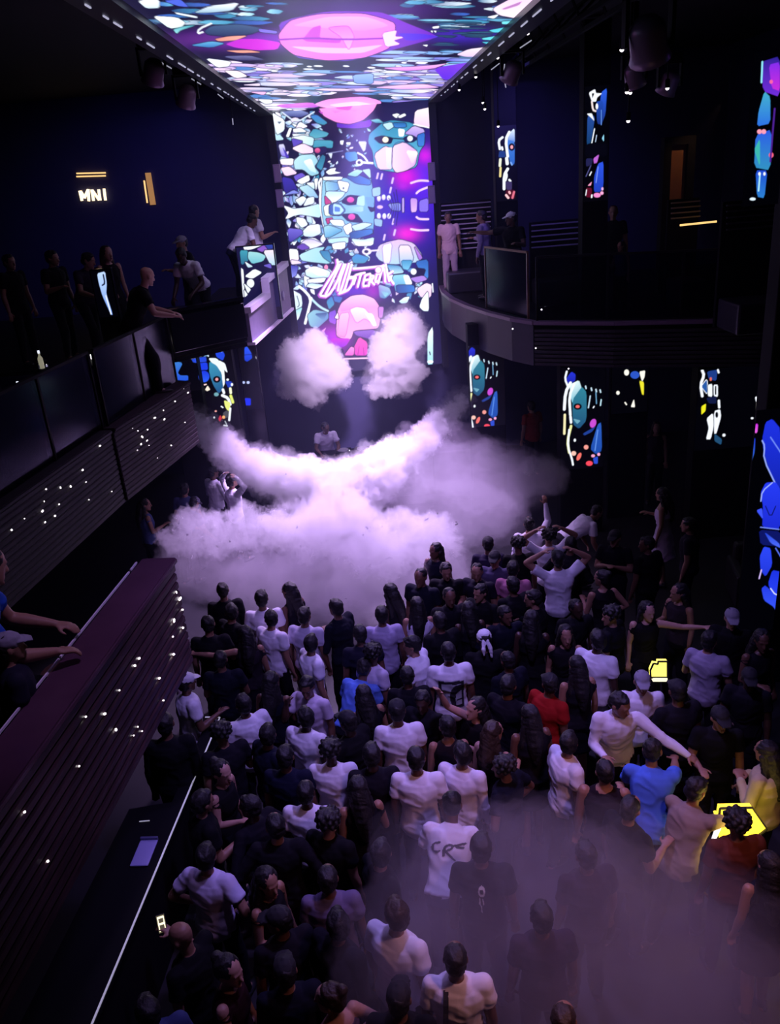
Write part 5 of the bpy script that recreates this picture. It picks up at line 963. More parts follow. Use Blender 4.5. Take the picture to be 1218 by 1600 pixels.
# the crowd on the dance floor, nearest the smoke first
P = person
P(348, 922, 'person in a black jacket with short dark hair against the smoke, left front row', 'std', 5, KL, hair=('crop', 'k'), skin='c')
P(376, 952, 'dark haired person in black turned right, behind the black jacket', 'turn', -40, KT, skin='b')
P(400, 937, 'broad white T-shirt back at the left edge of the smoke', 'std', 0, WT, skin='c', s=1.04)
P(428, 968, 'person in white T-shirt looking right beside the broad white back', 'turn', -35, WT, skin='b')
P(388, 988, 'long haired woman in dark strappy top reaching left with a black handbag', 'fside', 8, ('tank', '#241c26'), ('skirt', '#15131c'), ('long', 'k'), 'b')
P(470, 962, 'hazy person in grey white shirt at the edge of the smoke', 'std', -20, ('tee', '#b9b4cc'), skin='c')
P(486, 1005, 'bearded man in white polo shown in right profile', 'turn', -60, WT, hair=('short', 'k'), skin='b')
P(580, 1022, 'man in pale grey shirt with thick dark hair facing right', 'turn', -50, ('tee', '#c5bdd2'), hair=('curly', 'k'), skin='c')
P(596, 960, 'grey white shirt back half lost in smoke in the middle', 'std', 0, ('tee', '#aaa3c4'), skin='c')
P(562, 990, 'dark head low in the smoke left of the grey white back', 'std', 10, ('tee', '#1a1a2c'), skin='c')
P(650, 945, 'long dark haired woman from behind at the smoke edge', 'fstd', 0, ('tank', '#d8d2e4'), ('skirt', '#17151f'), ('long', 'k'), 'b')
P(643, 1008, 'man in white T-shirt with a raised forearm turned left', 'face', 60, WT, hair=('short', 'k'), skin='b')
P(548, 1048, 'man in light blue shirt bending forward', 'stoop', -30, ('tee', '#5a7fd6'), hair=('short', 'k'), skin='c')
P(487, 1068, 'man with black hair and pale shirt covering his face with a hand', 'face', 150, ('tee', '#cfc3d8'), hair=('short', 'k'), skin='c', face=True)
P(392, 1092, 'person in white shirt holding a white towel near the counter corner', 'chest', 30, WT, hair=('short', 'k'), skin='c')
P(462, 1128, 'person in white T-shirt with shoulder toward us, dark head to the left', 'turn', -30, WT, hair=('short', 'k'), skin='d')
P(502, 1170, 'round afro haired person in a plain white T-shirt seen from behind', 'std', -5, WT, hair=('curly', 'k'), skin='d')
P(620, 1110, 'wide backed person in white T-shirt and black cap in mid crowd', 'std', 0, WT, hair=('cap', 'n'), skin='c', s=1.05)
tp = P(700, 1018, 'person in white T-shirt with a black framed portrait print on the back', 'std', 0, WT, hair=('crop', 'k'), skin='c', s=1.05)
P(659, 1178, 'short haired man in white T-shirt from behind beside the draped shirt', 'std', -8, WT, hair=('crop', 'k'), skin='c', s=1.05)
P(722, 1170, 'person with a loose white draped shirt turned to the right', 'turn', -30, WL, hair=('short', 'k'), skin='c')
P(568, 1085, 'woman with very long black hair in a dark top in mid crowd', 'fdrink', 20, ('tank', '#131018'), hair=('long', 'k'), skin='b')
P(686, 970, 'person in dark jacket with a pale collar before the smoke', 'std', 20, KL, skin='c')
P(758, 1000, 'person in black with a white patterned bandana trailing to the right', 'std', 0, KT, hair=('band', 'w'), skin='c')
P(700, 893, 'person with short dark hair standing out against the smoke, facing us', 'drink', 170, KT, hair=('short', 'k'), skin='b')
P(765, 850, 'person in dark cap at the far right edge of the smoke', 'std', -10, ('tee', '#241e34'), hair=('cap', 'n'), skin='c')
P(763, 880, 'person in grey shirt and black cap just below another capped head', 'std', 160, ('tee', '#4a4460'), hair=('cap', 'n'), skin='b')
P(749, 887, 'dark shirted person left of the capped pair by the smoke', 'drink', 150, ('tee', '#191624'), hair=('crop', 'k'), skin='b')
P(806, 850, 'person with big dark hair in black in the right front row', 'std', 0, KT, hair=('curly', 'k'), skin='c')
P(826, 818, 'person in white long sleeves with dark bun raising an arm by the smoke', 'phone', -10, WL, hair=('bun', 'k'), skin='b')
P(858, 838, 'person in white T-shirt with both hands on the head, farther one', 'head', 0, WT, hair=('curly', 'k'), skin='b')
P(871, 873, 'tall white T-shirt back with hands raised to a black cap', 'head', 0, WT, hair=('cap', 'n'), skin='b', s=1.06)
P(800, 888, 'person in dull pink T-shirt among the dark right front row', 'std', -20, ('tee', '#a86a86'), hair=('short', 'k'), skin='b')
P(793, 915, 'dark haired person in black jacket below the dull pink T-shirt', 'std', 20, KL, hair=('short', 'k'), skin='c')
P(755, 925, 'person in black with pale forearm up at the smoke edge', 'chest', 140, KT, hair=('short', 'k'), skin='b')
P(832, 935, 'person in black jacket left of the tall white back', 'drink', 60, KL, hair=('short', 'k'), skin='b')
P(932, 800, 'white shirted person bending far over to the right near the lit pillar', 'bend', -75, WT, hair=('crop', 'k'), skin='b')
P(940, 903, 'bare shouldered woman in black strapless top with gold bracelet arm', 'fhip', 10, ('tank', '#0e0c12'), ('skirt', '#0e0d14'), ('bun', 'k'), 'b')
P(1034, 772, 'woman in a short white dress with long dark hair on the right', 'fdrink', 60, ('dress', '#c9b9d0'), None, ('long', 'k'), 'b')
P(930, 998, 'man in white tee over black sleeves turned right', 'turn', -40, WT, hair=('short', 'k'), skin='d', s=1.05)
P(876, 990, 'woman with bare arms and dark dress behind the white tee man', 'fstd', 170, ('tank', '#141017'), ('skirt', '#14101a'), ('long', 'k'), 'b', face=True)
P(853, 1068, 'person in red shirt and dark cap facing right', 'turn', -50, ('tee', '#9c1a1a'), hair=('cap', 'n'), skin='c')
P(1004, 1066, 'man in white T-shirt and grey cap facing us by the yellow lamp', 'std', 170, WT, hair=('cap', 'g'), skin='b', face=True)
P(968, 1100, 'man in white long sleeves reaching out to the right table', 'serve', 175, WL, hair=('short', 'k'), skin='b', face=True, s=1.05)
P(1022, 1180, 'man in light blue polo shirt seen from behind at the right table', 'reach', -20, ('tee', '#4f78dc'), hair=('crop', 'k'), skin='b', s=1.04)
P(888, 1160, 'man with thick dark hair and white shirt facing right, lower right group', 'turn', -70, WT, hair=('short', 'k'), skin='b')
P(950, 1204, 'close cropped man in dark vest with bare brown shoulder in lower right group', 'drink', -15, ('tank', '#1b1118'), hair=('crop', 'k'), skin='b')
P(1120, 1120, 'smiling man in black shirt and dark cap facing us across the right table', 'drink', 165, KT, hair=('cap', 'n'), skin='b', face=True)
P(1196, 1175, 'person in loose yellowish white shirt at the right edge', 'chest', 40, ('long', '#b9ad8a'), hair=('long', 'k'), skin='b')
P(1143, 966, 'pale faced person in black looking up on the far right', 'drink', 150, KT, hair=('cap', 'g'), skin='a', face=True)
P(1108, 1000, 'person in grey white shirt holding a phone on the far right', 'chest', -40, ('tee', '#a49bb4'), hair=('short', 'k'), skin='b')
P(1150, 1285, 'person with round black hair and shiny copper scarf before the yellow sign', 'std', 0, ('tee', '#5a2a1c'), hair=('curly', 'k'), skin='c')
P(985, 1262, 'person in black T-shirt with a bare arm hanging down, lower right group', 'low' if False else 'drink', -60, KT, hair=('crop', 'k'), skin='b')
P(1078, 1225, 'person in beige shirt reaching a hand toward the lit table', 'reach', -50, ('long', '#8d7f78'), hair=('short', 'k'), skin='b')
P(914, 1335, 'dim person in dark shirt deep in the reddish haze', 'std', 10, ('tee', '#221624'), hair=('short', 'k'), skin='c')
P(845, 1432, 'dark round head sunk in the reddish haze, centre right', 'std', 0, ('tee', '#2a1c30'), hair=('short', 'k'), skin='c')
cr = P(712, 1262, 'stooping person in white T-shirt with a black scribble print', 'stoop', -15, WT, hair=('crop', 'k'), skin='c', s=1.05)
em = P(744, 1318, 'person in black T-shirt with a small white emblem on the back', 'std', -10, KT, hair=('short', 'k'), skin='c', s=1.05)
P(608, 1428, 'near man in white T-shirt turned right with folds down the side', 'turn', -35, WT, hair=('short', 'b'), skin='b', s=1.06)
st = P(711, 1497, 'near person in white T-shirt with a dark bag strap down the back', 'std', -5, WT, hair=('crop', 'k'), skin='c', s=1.03)
P(322, 1338, 'person in lilac white T-shirt with hand on hip, lower left', 'hip', -20, ('tee', '#c9c3e2'), hair=('short', 'k'), skin='b')
P(480, 1240, 'person in white T-shirt behind a round dark head, lower middle', 'std', -10, WT, hair=('crop', 'k'), skin='d')
P(512, 1280, 'round haired person in black in front of two white T-shirts', 'std', -30, KT, hair=('curly', 'k'), skin='b')
P(345, 1208, 'pale faced woman with dark hair looking right by the counter', 'fdrink', -110, ('tank', '#121016'), hair=('bun', 'k'), skin='a', face=True)
P(318, 1250, 'man in dark clothes with pale collar leaning beside the counter edge', 'drink', -60, KT, hair=('short', 'k'), skin='b')
P(595, 1332, 'man with dark hair and black shirt in right profile, lower middle', 'turn', -60, KT, hair=('short', 'k'), skin='b')
P(420, 1382, 'woman in black with bright sunglasses pushed up on her hair', 'fdrink', -120, ('tank', '#0f0d12'), hair=('long', 'k'), skin='b', face=True)
P(308, 1478, 'bald man in black holding up a lit phone, lower left', 'hold', 62, KT, hair=None, skin='b')
P(370, 1505, 'woman with pink lit shoulder in dark top, lower left', 'fdrink', -100, ('tank', '#2a1015'), hair=('bun', 'k'), skin='a')
P(512, 1372, 'dim person in greyish shirt walking away in lower middle haze', 'std', 0, ('tee', '#6a6080'), hair=('crop', 'k'), skin='c')
P(490, 1545, 'fair skinned woman with hair tied back at the bottom edge', 'fhip', 40, ('dress', '#4a3a48'), None, ('bun', 'b'), 'a')
cl = P(622, 1560, 'person in black at the bottom edge with a round badge print', 'std', -10, KT, hair=('cap', 'n'), skin='c')
P(880, 1592, 'reddish lit head at the very bottom right of centre', 'std', -20, ('tee', '#3a1a1c'), hair=('crop', 'b'), skin='b')
P(292, 1066, 'person in white cap and white T-shirt under the wooden parapet', 'drink', -60, WT, hair=('cap', 'w'), skin='c')
P(258, 1130, 'broad person in black shirt with pale shoulder piping under the parapet', 'std', 5, KL, hair=('crop', 'k'), skin='c', s=1.08)
P(230, 1580, 'person in blue grey shirt at the bottom left edge beside the counter', 'std', 30, ('tee', '#3a4472'), hair=('short', 'k'), skin='b')
P(450, 1170, 'person in navy shirt in dim left middle crowd', 'std', -10, NV, hair=('short', 'k'), skin='c')
P(420, 1150, 'person with pale ear and navy jacket near the white towel holder', 'turn', -50, ('long', '#131629'), hair=('short', 'k'), skin='b')
P(762, 1150, 'person in dark strappy top with bare glowing shoulder, centre', 'fdrink', -40, ('tank', '#1a0f14'), hair=('long', 'b'), skin='a')
P(738, 1110, 'woman with hands held together below the portrait print', 'fphone', 120, ('tank', '#140f14'), hair=('long', 'k'), skin='a')
P(714, 1140, 'person in black with bare back below the portrait print', 'fstd', 0, ('tank', '#1a1216'), hair=('bun', 'k'), skin='b')
# people behind the left smoke jet and the DJ
P(333, 738, 'person in long white shirt under the left smoke jet', 'chest', -40, ('long', '#e6e2f2'), hair=('cap', 'n'), skin='c')
P(362, 752, 'person in white raising an arm beside the long white shirt', 'head', -50, WL, hair=('short', 'k'), skin='b')
P(304, 786, 'person with light hat stooping behind the left smoke bank', 'stoop', -40, ('tee', '#6a5a72'), hair=('cap', 'g'), skin='b')
P(288, 764, 'person in blue grey shirt half hidden left of the white shirts', 'std', -10, ('tee', '#4a5478'), hair=('short', 'k'), skin='b')
P(226, 788, 'woman in bluish top under the end of the fascia', 'fdrink', -60, ('tank', '#4a5a8c'), hair=('long', 'k'), skin='b')
p = aty(508, 668, 17.6); struct('stage', bx(-2.4, 2.2, 16.9, 19.6, 0, .2), M_black)
P(508, 668, 'DJ in white shirt leaning over the booth below the video wall', 'lean', 190, ('tee', '#cfc6e0'), hair=('crop', 'k'), skin='c', z0=.2, s=1.0)
# upper levels
P(396, 322, 'man in white T-shirt leaning beside another on the stage side deck', 'drink', -60, WT, leg=('trousers', '#2a3c8c'), hair=('crop', 'k'), skin='b', z0=4.62, s=1.0, Y=17.2)
P(392, 330, 'man in white T-shirt bowing his head on the stage side deck', 'stoop', -70, WT, leg=('trousers', '#20284a'), hair=('crop', 'k'), skin='c', z0=4.62, Y=16.9)
P(700, 344, 'bearded man in long pale shirt and trousers on the right balcony', 'std', 175, ('tee', '#c9a9b4'), ('trousers', '#a892a4'), ('short', 'k'), 'c', z0=4.15, face=True, s=.97, Y=19.2)
P(752, 350, 'person in grey jacket behind the balcony glass', 'drink', 60, ('long', '#7a708c'), hair=('short', 'k'), skin='c', z0=4.15, Y=17.6)
P(798, 338, 'person in black with white cap holding out an arm upstairs', 'side', 150, KT, hair=('cap', 'w'), skin='c', z0=4.15, Y=16.3)
P(958, 318, 'dim person in black against the dark upstairs wall', 'std', 165, KT, hair=('crop', 'b'), skin='b', z0=4.15, Y=15.6)
P(968, 455, 'dim seated looking person in bluish top behind the upstairs glass', 'fdrink', 140, ('tank', '#3a4468'), hair=('long', 'k'), skin='b', z0=4.15, s=.7, Y=14.6)
P(228, 425, 'heavy bald man in black T-shirt leaning over the glass with one arm out', 'lean', -75, KT, hair=None, skin='a', z0=3.98, s=1.08, Y=12.3)
P(90, 388, 'short haired person in black facing right on the upper left deck', 'drink', -120, KT, hair=('short', 'k'), skin='b', z0=4.28, face=True, Y=13.9)
P(125, 395, 'person in patterned dark shirt leaning on the upper left rail', 'rail' if False else 'lean', -130, ('tee', '#2a2433'), hair=('short', 'k'), skin='b', z0=4.28, Y=13.75)
P(163, 382, 'woman with long hair in black strappy top on the upper left deck', 'fstd', -140, ('tank', '#0f0d13'), hair=('long', 'b'), skin='a', z0=4.28, face=True, Y=13.9)
P(278, 396, 'person in white T-shirt with head bowed on the upper left deck', 'stoop', 160, WT, hair=('short', 'k'), skin='d', z0=4.28, Y=14.4)
P(290, 394, 'person in black cap beside the white T-shirt on the upper left deck', 'drink', 120, KT, hair=('cap', 'g'), skin='b', z0=4.28, Y=14.8)
P(12, 398, 'dim person at the far left edge of the upper deck', 'std', -120, KT, hair=('short', 'k'), skin='b', z0=4.28, Y=13.8)
P(-18, 885, 'big man in blue T-shirt with forearm out over the near balcony', 'rail' if False else 'lean', -70, ('tee', '#1f4aa8'), hair=('crop', 'k'), skin='b', z0=2.99, s=1.12)
P(12, 1010, 'person in pale cap at the left edge behind the near parapet', 'std', -60, ('tee', '#1a1a2c'), hair=('cap', 'g'), skin='b', z0=2.99, s=.82)
# far dim figures among the lower pillars
for px, py, lab, po, rz, tp_, hr in ((829, 635, 'dim person in orange red shirt between the lower pillar screens', 'std', 20, ('tee', '#8c3022'), ('short', 'k')), (1025, 668, 'dim long haired woman in grey skirt beyond the lower pillars', 'fstd', 160, ('tank', '#2a2630'), ('long', 'b')), 
                               (1075, 820, 'dim person with a pale bag on the far right', 'std', 60, ('tee', '#241f2c'), ('short', 'k')), (1060, 925, 'dim person with pale shoulder behind the outstretched arm', 'fdrink', 120, ('tank', '#2a2228'), ('long', 'k')), (1005, 955, 'dim woman stretching a bare arm to the left', 'fside', 175, ('tank', '#0f0d12'), ('long', 'k'))):
    P(px, py, lab, po, rz, tp_, hair=hr, skin='a' if 'bare arm' in lab else 'b')
# the rest of the dim crowd: dark clothed dancers that the photo hardly tells apart
MARKS = [(700, 1040, 'portrait print T-shirt'), (853, 1070, 'red shirt'), (548, 1050, 'bending blue shirt'), (712, 1290, 'scribble print T-shirt'), (744, 1330, 'white emblem T-shirt'), (1004, 1070, 'grey capped man'), (1022, 1190, 'blue polo shirt'), (1150, 1290, 'yellow sign'), (420, 1382, 'woman with sunglasses'), (308, 1480, 'bald man with the phone'), (345, 1208, 'pale faced woman'),
         (940, 910, 'strapless black top'), (758, 1000, 'white bandana'), (871, 885, 'raised hands and white back'), (620, 1125, 'white back with black cap'), (502, 1180, 'afro haired white T-shirt'), (322, 1350, 'lilac white T-shirt'), (622, 1560, 'round badge print'), (292, 1070, 'white cap'), (930, 1010, 'white tee over black sleeves'), (1120, 1125, 'smiling capped man'), (486, 1010, 'bearded white polo'), (608, 1440, 'near man in white'), (568, 1090, 'very long black hair'), (392, 1095, 'white towel'), (428, 970, 'white T-shirt looking right'), (643, 1010, 'raised forearm'), (1034, 775, 'short white dress'), (800, 890, 'pink T-shirt'), (595, 1335, 'black shirt in profile')]
LABS = set()
fr = random.Random(5); taken = [(q.location.x, q.location.y) for q in PEOPLE if q.location.z < 1]
for px, py in ((540, 1130), (590, 1180), (560, 1230), (600, 1250), (655, 1090), (640, 1060), (790, 1030), (820, 1020), (800, 1070), (820, 1120), (770, 1190), (800, 1220), (690, 1110), (560, 1290), (440, 1230), (430, 1290), (390, 1260), (380, 1180), (400, 1340), (450, 1440), (520, 1440), (400, 1450), (560, 1540), (430, 1520), (350, 1560), (600, 1020), (540, 1000), (710, 935), (735, 950), (660, 900), (780, 960), (840, 970), (900, 950), (900, 1040), (820, 880), (890, 850), (905, 880), (520, 950), (445, 925), (610, 925), (300, 1290), (370, 1145), (430, 1070), (345, 1030), (325, 975), (960, 960), (970, 1010), (1010, 850), (960, 840), (1060, 1080), (1170, 1060), (1190, 1000), (1200, 1350), (760, 870), (680, 860), (545, 1190)):
    pose = fr.choice(('std', 'turn', 'drink', 'std', 'chest', 'fstd', 'fdrink', 'hip')); f = pose[0] == 'f'; rz = fr.choice((0, 10, -15, 25, -40, 50, 150, -170))
    hz = body(pose).hc.z; q = atz(px, py, hz)
    if any((q.x - a) ** 2 + (q.y - b) ** 2 < .33 ** 2 for a, b in taken): continue
    taken.append((q.x, q.y))
    tk = 'tank' if f else fr.choice(('tee', 'tee', 'long')); hk = 'long' if f else fr.choice(('short', 'crop', 'short', 'curly', 'cap')); tc = fr.choice(('#0c0c12', '#100f18', '#14121c', '#0d1020'))
    cands = sorted((math.hypot(px - a, (py - b)), a, b, nm) for a, b, nm in MARKS); lab = None
    for _, a, b, nm in cands[:6]:
        dx, dy = px - a, py - b; rel_ = ('left of' if dx < 0 else 'right of') if abs(dx) > abs(dy) else ('behind' if dy < 0 else 'in front of')
        l_ = dict(long='long haired', short='dark haired', crop='close cropped', curly='curly haired', cap='capped')[hk] + (' woman' if f else ' dancer') + ' in ' + dict(tank='a dark sleeveless top', tee='a black T-shirt', long='a black long sleeved top')[tk] + ' ' + rel_ + ' the ' + nm
        if l_ not in LABS and len(l_.split()) <= 16: lab = l_; break
    LABS.add(lab)
    P(px, py, lab, pose, rz, (tk, tc), ('skirt' if f else 'trousers', '#101018'), (hk, 'k'), fr.choice('bccd'), fr.uniform(.96, 1.04), group='dark clothed dancers in the crowd')
for q in PEOPLE:
    if q.children and any(c.name.startswith('cap') for c in q.children):
        for c in q.children:
            if c.name.startswith('cap') and c.material_slots[0].material == HAIR['k']: c.material_slots[0].material = HAIR['n']
# push people apart where two stand on one spot
for it in range(40):
    for i, a in enumerate(PEOPLE):
        for b in PEOPLE[i + 1:]:
            if abs(a.location.z - b.location.z) > .5: continue
            d = Vector((a.location.x - b.location.x, a.location.y - b.location.y)); L = d.length
            if L < .44:
                d = d.normalized() if L > 1e-4 else Vector((1, 0)); k = (.44 - L) * .25
                a.location.x += d.x * k; a.location.y += d.y * k; b.location.x -= d.x * k; b.location.y -= d.y * k

# ------------------------------------------------------------------ prints on shirts
M_ink = mat('print_black', (.012, .012, .016), .8); M_inkw = mat('print_pale', (.62, .64, .66), .8); M_inkp = mat('print_mid', (.36, .39, .44), .8); M_inkg = mat('print_grey', (.16, .17, .20), .8)
def art_portrait(c):
    c.crop(0, 0, 1); c.poly([(2, 2), (98, 6), (96, 98), (4, 94)], '#ffffff', sm=0); c.poly([(12, 12), (88, 14), (87, 88), (14, 86)], '#808080', sm=0)
    c.poly([(44, 86), (44, 40), (58, 20), (88, 16), (88, 40), (66, 46), (62, 70), (66, 86)], '#ffffff', sm=2); c.ell(76, 62, 13, 14, '#808080'); c.line([(68, 70), (84, 70)], 5, '#ffffff')
back_print(tp, art_portrait, .28, .36, 1.19, 40, colour=((M_inkp, .1, .6), (M_ink, .6, 2)))
def art_scribble(c):
    c.crop(0, 0, 1)
    for q in ([(30, 18), (14, 24), (8, 40), (20, 52), (30, 46)], [(40, 60), (44, 30), (60, 20), (64, 34), (46, 44)], [(46, 44), (70, 70)], [(66, 26), (94, 14)], [(74, 30), (90, 28)], [(84, 78), (98, 76)]): c.line(q, 6, '#ffffff')
back_print(cr, art_scribble, .32, .24, 1.26, 40, colour=((M_ink, .45, 2),))
def art_emblem(c):
    c.crop(0, 0, 1); c.ell(50, 18, 22, 16, '#ffffff'); c.ell(50, 18, 12, 8, '#000000')
    for q in ([(38, 42), (36, 60)], [(56, 42), (60, 58)], [(44, 66), (46, 74)], [(48, 84), (48, 92)]): c.line(q, 8, '#ffffff')
back_print(em, art_emblem, .12, .28, 1.26, 36, colour=((M_inkw, .45, 2),))
def art_badge(c):
    c.crop(0, 0, 1); c.ell(50, 50, 40, 44, '#ffffff'); c.ell(50, 50, 30, 34, '#000000'); c.poly([(36, 30), (62, 34), (58, 70), (40, 66)], '#ffffff'); c.ell(50, 50, 7, 9, '#000000')
back_print(cl, art_badge, .13, .15, 1.22, 26, colour=((M_inkw, .45, 2),))
sts = [o for o in st.children if o.name.startswith('shirt')][0]; bs = body(st['pose']); bm = bmesh.new(); t_ = BVHTree.FromPolygons([v.co for v in sts.data.vertices], [p_.vertices for p_ in sts.data.polygons]); prev = None
for k in range(15):
    h_ = t_.ray_cast(bs.T(V(-.075 - .03 * k / 14, -.6, 1.45 - .5 * k / 14)), bs.D(V(0, 1, 0)))
    if h_[0]:
        c_ = h_[0] + V(0, -.010, 0); cur = [bm.verts.new(c_ + V(-.018, 0, 0)), bm.verts.new(c_ + V(.018, 0, 0)), bm.verts.new(c_ + V(.018, .012, 0)), bm.verts.new(c_ + V(-.018, .012, 0))]
        if prev:
            for a_, b_ in ((0, 1), (1, 2), (2, 3), (3, 0)): bm.faces.new((prev[a_], prev[b_], cur[b_], cur[a_]))
        prev = cur
bmesh.ops.recalc_face_normals(bm, faces=bm.faces); obj('bag_strap', bm, M_ink, sts)

# ------------------------------------------------------------------ counter, tables, props
ct = empty('bar_counter', (-2.9, 6.2, 0), 'long black counter with a thin pale edge line under the near parapet', 'counter')
def quad(a, b, c, d): return [a, b, c, d]
pts = [(-2.08, 8.12), (-2.47, 4.38), (-2.9, .6), (-3.5, .6), (-2.78, 6.7), (-2.36, 6.75), (-2.22, 8.14)]
rel(obj('body', prism([(x - .06 if i < 3 else x, y - (.05 if i in (0, 6) else 0)) for i, (x, y) in enumerate(pts)], 0, 1.03), M_black), ct)
rel(obj('top', prism(pts, 1.04, 1.085), M_black), ct)
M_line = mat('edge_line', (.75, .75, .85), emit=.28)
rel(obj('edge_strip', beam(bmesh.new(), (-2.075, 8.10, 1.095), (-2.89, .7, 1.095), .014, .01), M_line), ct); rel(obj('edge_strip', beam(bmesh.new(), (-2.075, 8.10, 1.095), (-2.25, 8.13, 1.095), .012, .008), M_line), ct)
tb = atz(225, 1332, 1.1); t_ = empty('tray', tb, 'pale lilac rounded tray lying on the black counter', 'tray', rz=-.08)
obj('base', bx(-.085, .085, -.16, .16, -.012, .004, .01), mat('tray_lilac', (.42, .40, .75), .5), t_)
bm = bx(-.085, .085, .15, .175, -.012, .03, .006); obj('rim', bm, mat('tray_rim', (.12, .12, .25), .4), t_)
sw = Vector((-2.58, 6.5, 1.088)); o_ = obj('straw', beam(bmesh.new(), (-.05, 0, .004), (.05, 0, .004), .008, .008), M_line); o_.location = sw; tag(o_, 'short pale straw lying on the black counter', 'straw')
def bottle(loc, label, glow=None, h=.3, group=None):
    r_ = empty('bottle', loc, label, 'bottle', group); obj('glass', lathe([(.038, 0), (.040, .02), (.040, h * .58), (.016, h * .74), (.015, h)], 12), glow or mat('bottle_glass', (.10, .11, .16), .1), r_, True); obj('neck_foil', lathe([(.018, h * .86), (.018, h * 1.02)], 10), M_strip if glow else M_grey, r_, True); return r_
def table(x, y, label, rz=0, w=.8, d=.6, h=.55):
    r_ = empty('low_table', (x, y, 0), label, 'table', rz=rz); obj('tabletop', bx(-w / 2, w / 2, -d / 2, d / 2, h - .04, h, .008), M_gloss, r_)
    for i in (-1, 1):
        for j in (-1, 1): obj('leg', beam(bmesh.new(), (i * (w / 2 - .06), j * (d / 2 - .06), 0), (i * (w / 2 - .06), j * (d / 2 - .06), h - .04), .04, .04, Vector((0, 1, 0))), M_black, r_)
    return r_
q = atz(1085, 1190, .75); table(q.x, q.y, 'black bottle service table among the lower right group', .2, .9, .6, .72)
for i, (px, py, lab) in enumerate(((1070, 1180, 'glowing bottle at the left of the service table'), (1082, 1192, 'glowing bottle in the middle of the service table'), (1096, 1178, 'glowing bottle at the right of the service table'))):
    b_ = atz(px, py, .9); bottle((q.x - .2 + .2 * i, q.y + .05 * (i % 2), .725), lab, None, .3)
for i in range(6):
    g_ = empty('tumbler', (q.x - .32 + .13 * i, q.y - .16 + .05 * (i % 3), .725), ('leftmost tumbler on the bottle service table', 'second tumbler from the left on the bottle service table', 'third tumbler from the left on the bottle service table', 'third tumbler from the right on the bottle service table', 'second tumbler from the right on the bottle service table', 'rightmost tumbler on the bottle service table')[i], 'glass', 'tumblers on the bottle service table'); obj('wall', lathe([(.026, 0), (.032, .08), (.028, .08), (.022, .012)], 12), MG, g_); obj('drink', lathe([(.021, .01), (.026, .05)], 10), mat('drink_glow', (.9, .8, .7), .3), g_)
a = atz(874, 1077, .97); b = atz(887, 1140, .97); q2 = (a + b) / 2; d2 = (b - a); table(q2.x + .26, q2.y, 'dark tall table with a pale outline right of the red shirt', math.atan2(d2.x, -d2.y) * -1 if False else math.atan2(-d2.x, -d2.y) * -1, .5, d2.length, .95)
for (u_, v_, l_) in (((874, 1077), (887, 1142), 'pale line along the dark tall table'),):
    pass
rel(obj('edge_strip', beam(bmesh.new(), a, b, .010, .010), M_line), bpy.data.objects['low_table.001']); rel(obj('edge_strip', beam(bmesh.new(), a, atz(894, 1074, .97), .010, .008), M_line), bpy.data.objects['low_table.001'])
# lit service signs
def lit_sign(px, py, Y, poly, label, cat, mface, zbase):
    c0 = aty(px, py, Y); r_ = empty('lit_sign', c0, label, cat); pts = [aty(x, y, Y) - c0 for x, y in poly]
    bm = bmesh.new(); f = [bm.verts.new(p_) for p_ in pts]; g_ = [bm.verts.new(p_ + V(0, .05, 0)) for p_ in pts]; bm.faces.new(f); bm.faces.new(g_[::-1])
    for i in range(len(f)): bm.faces.new((f[i], g_[i], g_[(i + 1) % len(f)], f[(i + 1) % len(f)]))
    bmesh.ops.recalc_face_normals(bm, faces=bm.faces); obj('panel', bm, mface, r_)
    bm = bmesh.new(); bm2 = bm
    for i in range(len(pts)): beam(bm2, pts[i] + V(0, -.01, 0), pts[(i + 1) % len(pts)] + V(0, -.01, 0), .016, .016, V(0, 1, 0))
    obj('frame', bm2, M_ink, r_); obj('handle', beam(bmesh.new(), V(0, .03, min(p_.z for p_ in pts)), V(0, .03, zbase - c0.z), .04, .04, V(0, 1, 0)), M_black, r_); return r_
ls = lit_sign(1155, 1290, 5.65, [(1124, 1262), (1174, 1261), (1197, 1294), (1184, 1304), (1166, 1322), (1124, 1318), (1118, 1300)], 'hexagonal glowing yellow sign behind the round black hair', 'sign', M_yellow, 0)
c0 = ls.location.copy(); M_white = mat('white_glow', (.95, .95, 1), emit=1.0)
for x0, y0, x1, y1, m_ in ((1116, 1268, 1122, 1284, M_yellow), (1127, 1286, 1112, 1318, M_white), (1120, 1292, 1107, 1330, M_white), (1180, 1306, 1170, 1316, M_yellow)):
    obj('side_tube', beam(bmesh.new(), aty(x0, y0, 5.6) - c0, aty(x1, y1, 5.6) - c0, .022, .02, V(0, 1, 0)), m_, ls)
yl = lit_sign(1030, 1048, 8.3, [(1020, 1036), (1027, 1037), (1027, 1033), (1042, 1033), (1042, 1058), (1016, 1058), (1015, 1047)], 'small glowing yellow lamp behind the grey capped man', 'lamp', mat('lamp_yellow', (1, .88, .15), emit=1.4), 0)
obj('lower_shade', beam(bmesh.new(), aty(1019, 1061, 8.29) - yl.location, aty(1041, 1061, 8.29) - yl.location, .04, .05, V(0, 1, 0)), mat('pale_yellow_glow', (1, .95, .6), emit=1.2), yl)
pl = bpy.data.lights.new('yellow_sign_lamp', 'POINT'); pl.energy = 9; pl.color = (1, .7, .15); pl.shadow_soft_size = .12; plo = bpy.data.objects.new('yellow_sign_lamp', pl); COL.objects.link(plo); plo.location = c0 + V(0, -.2, .05)
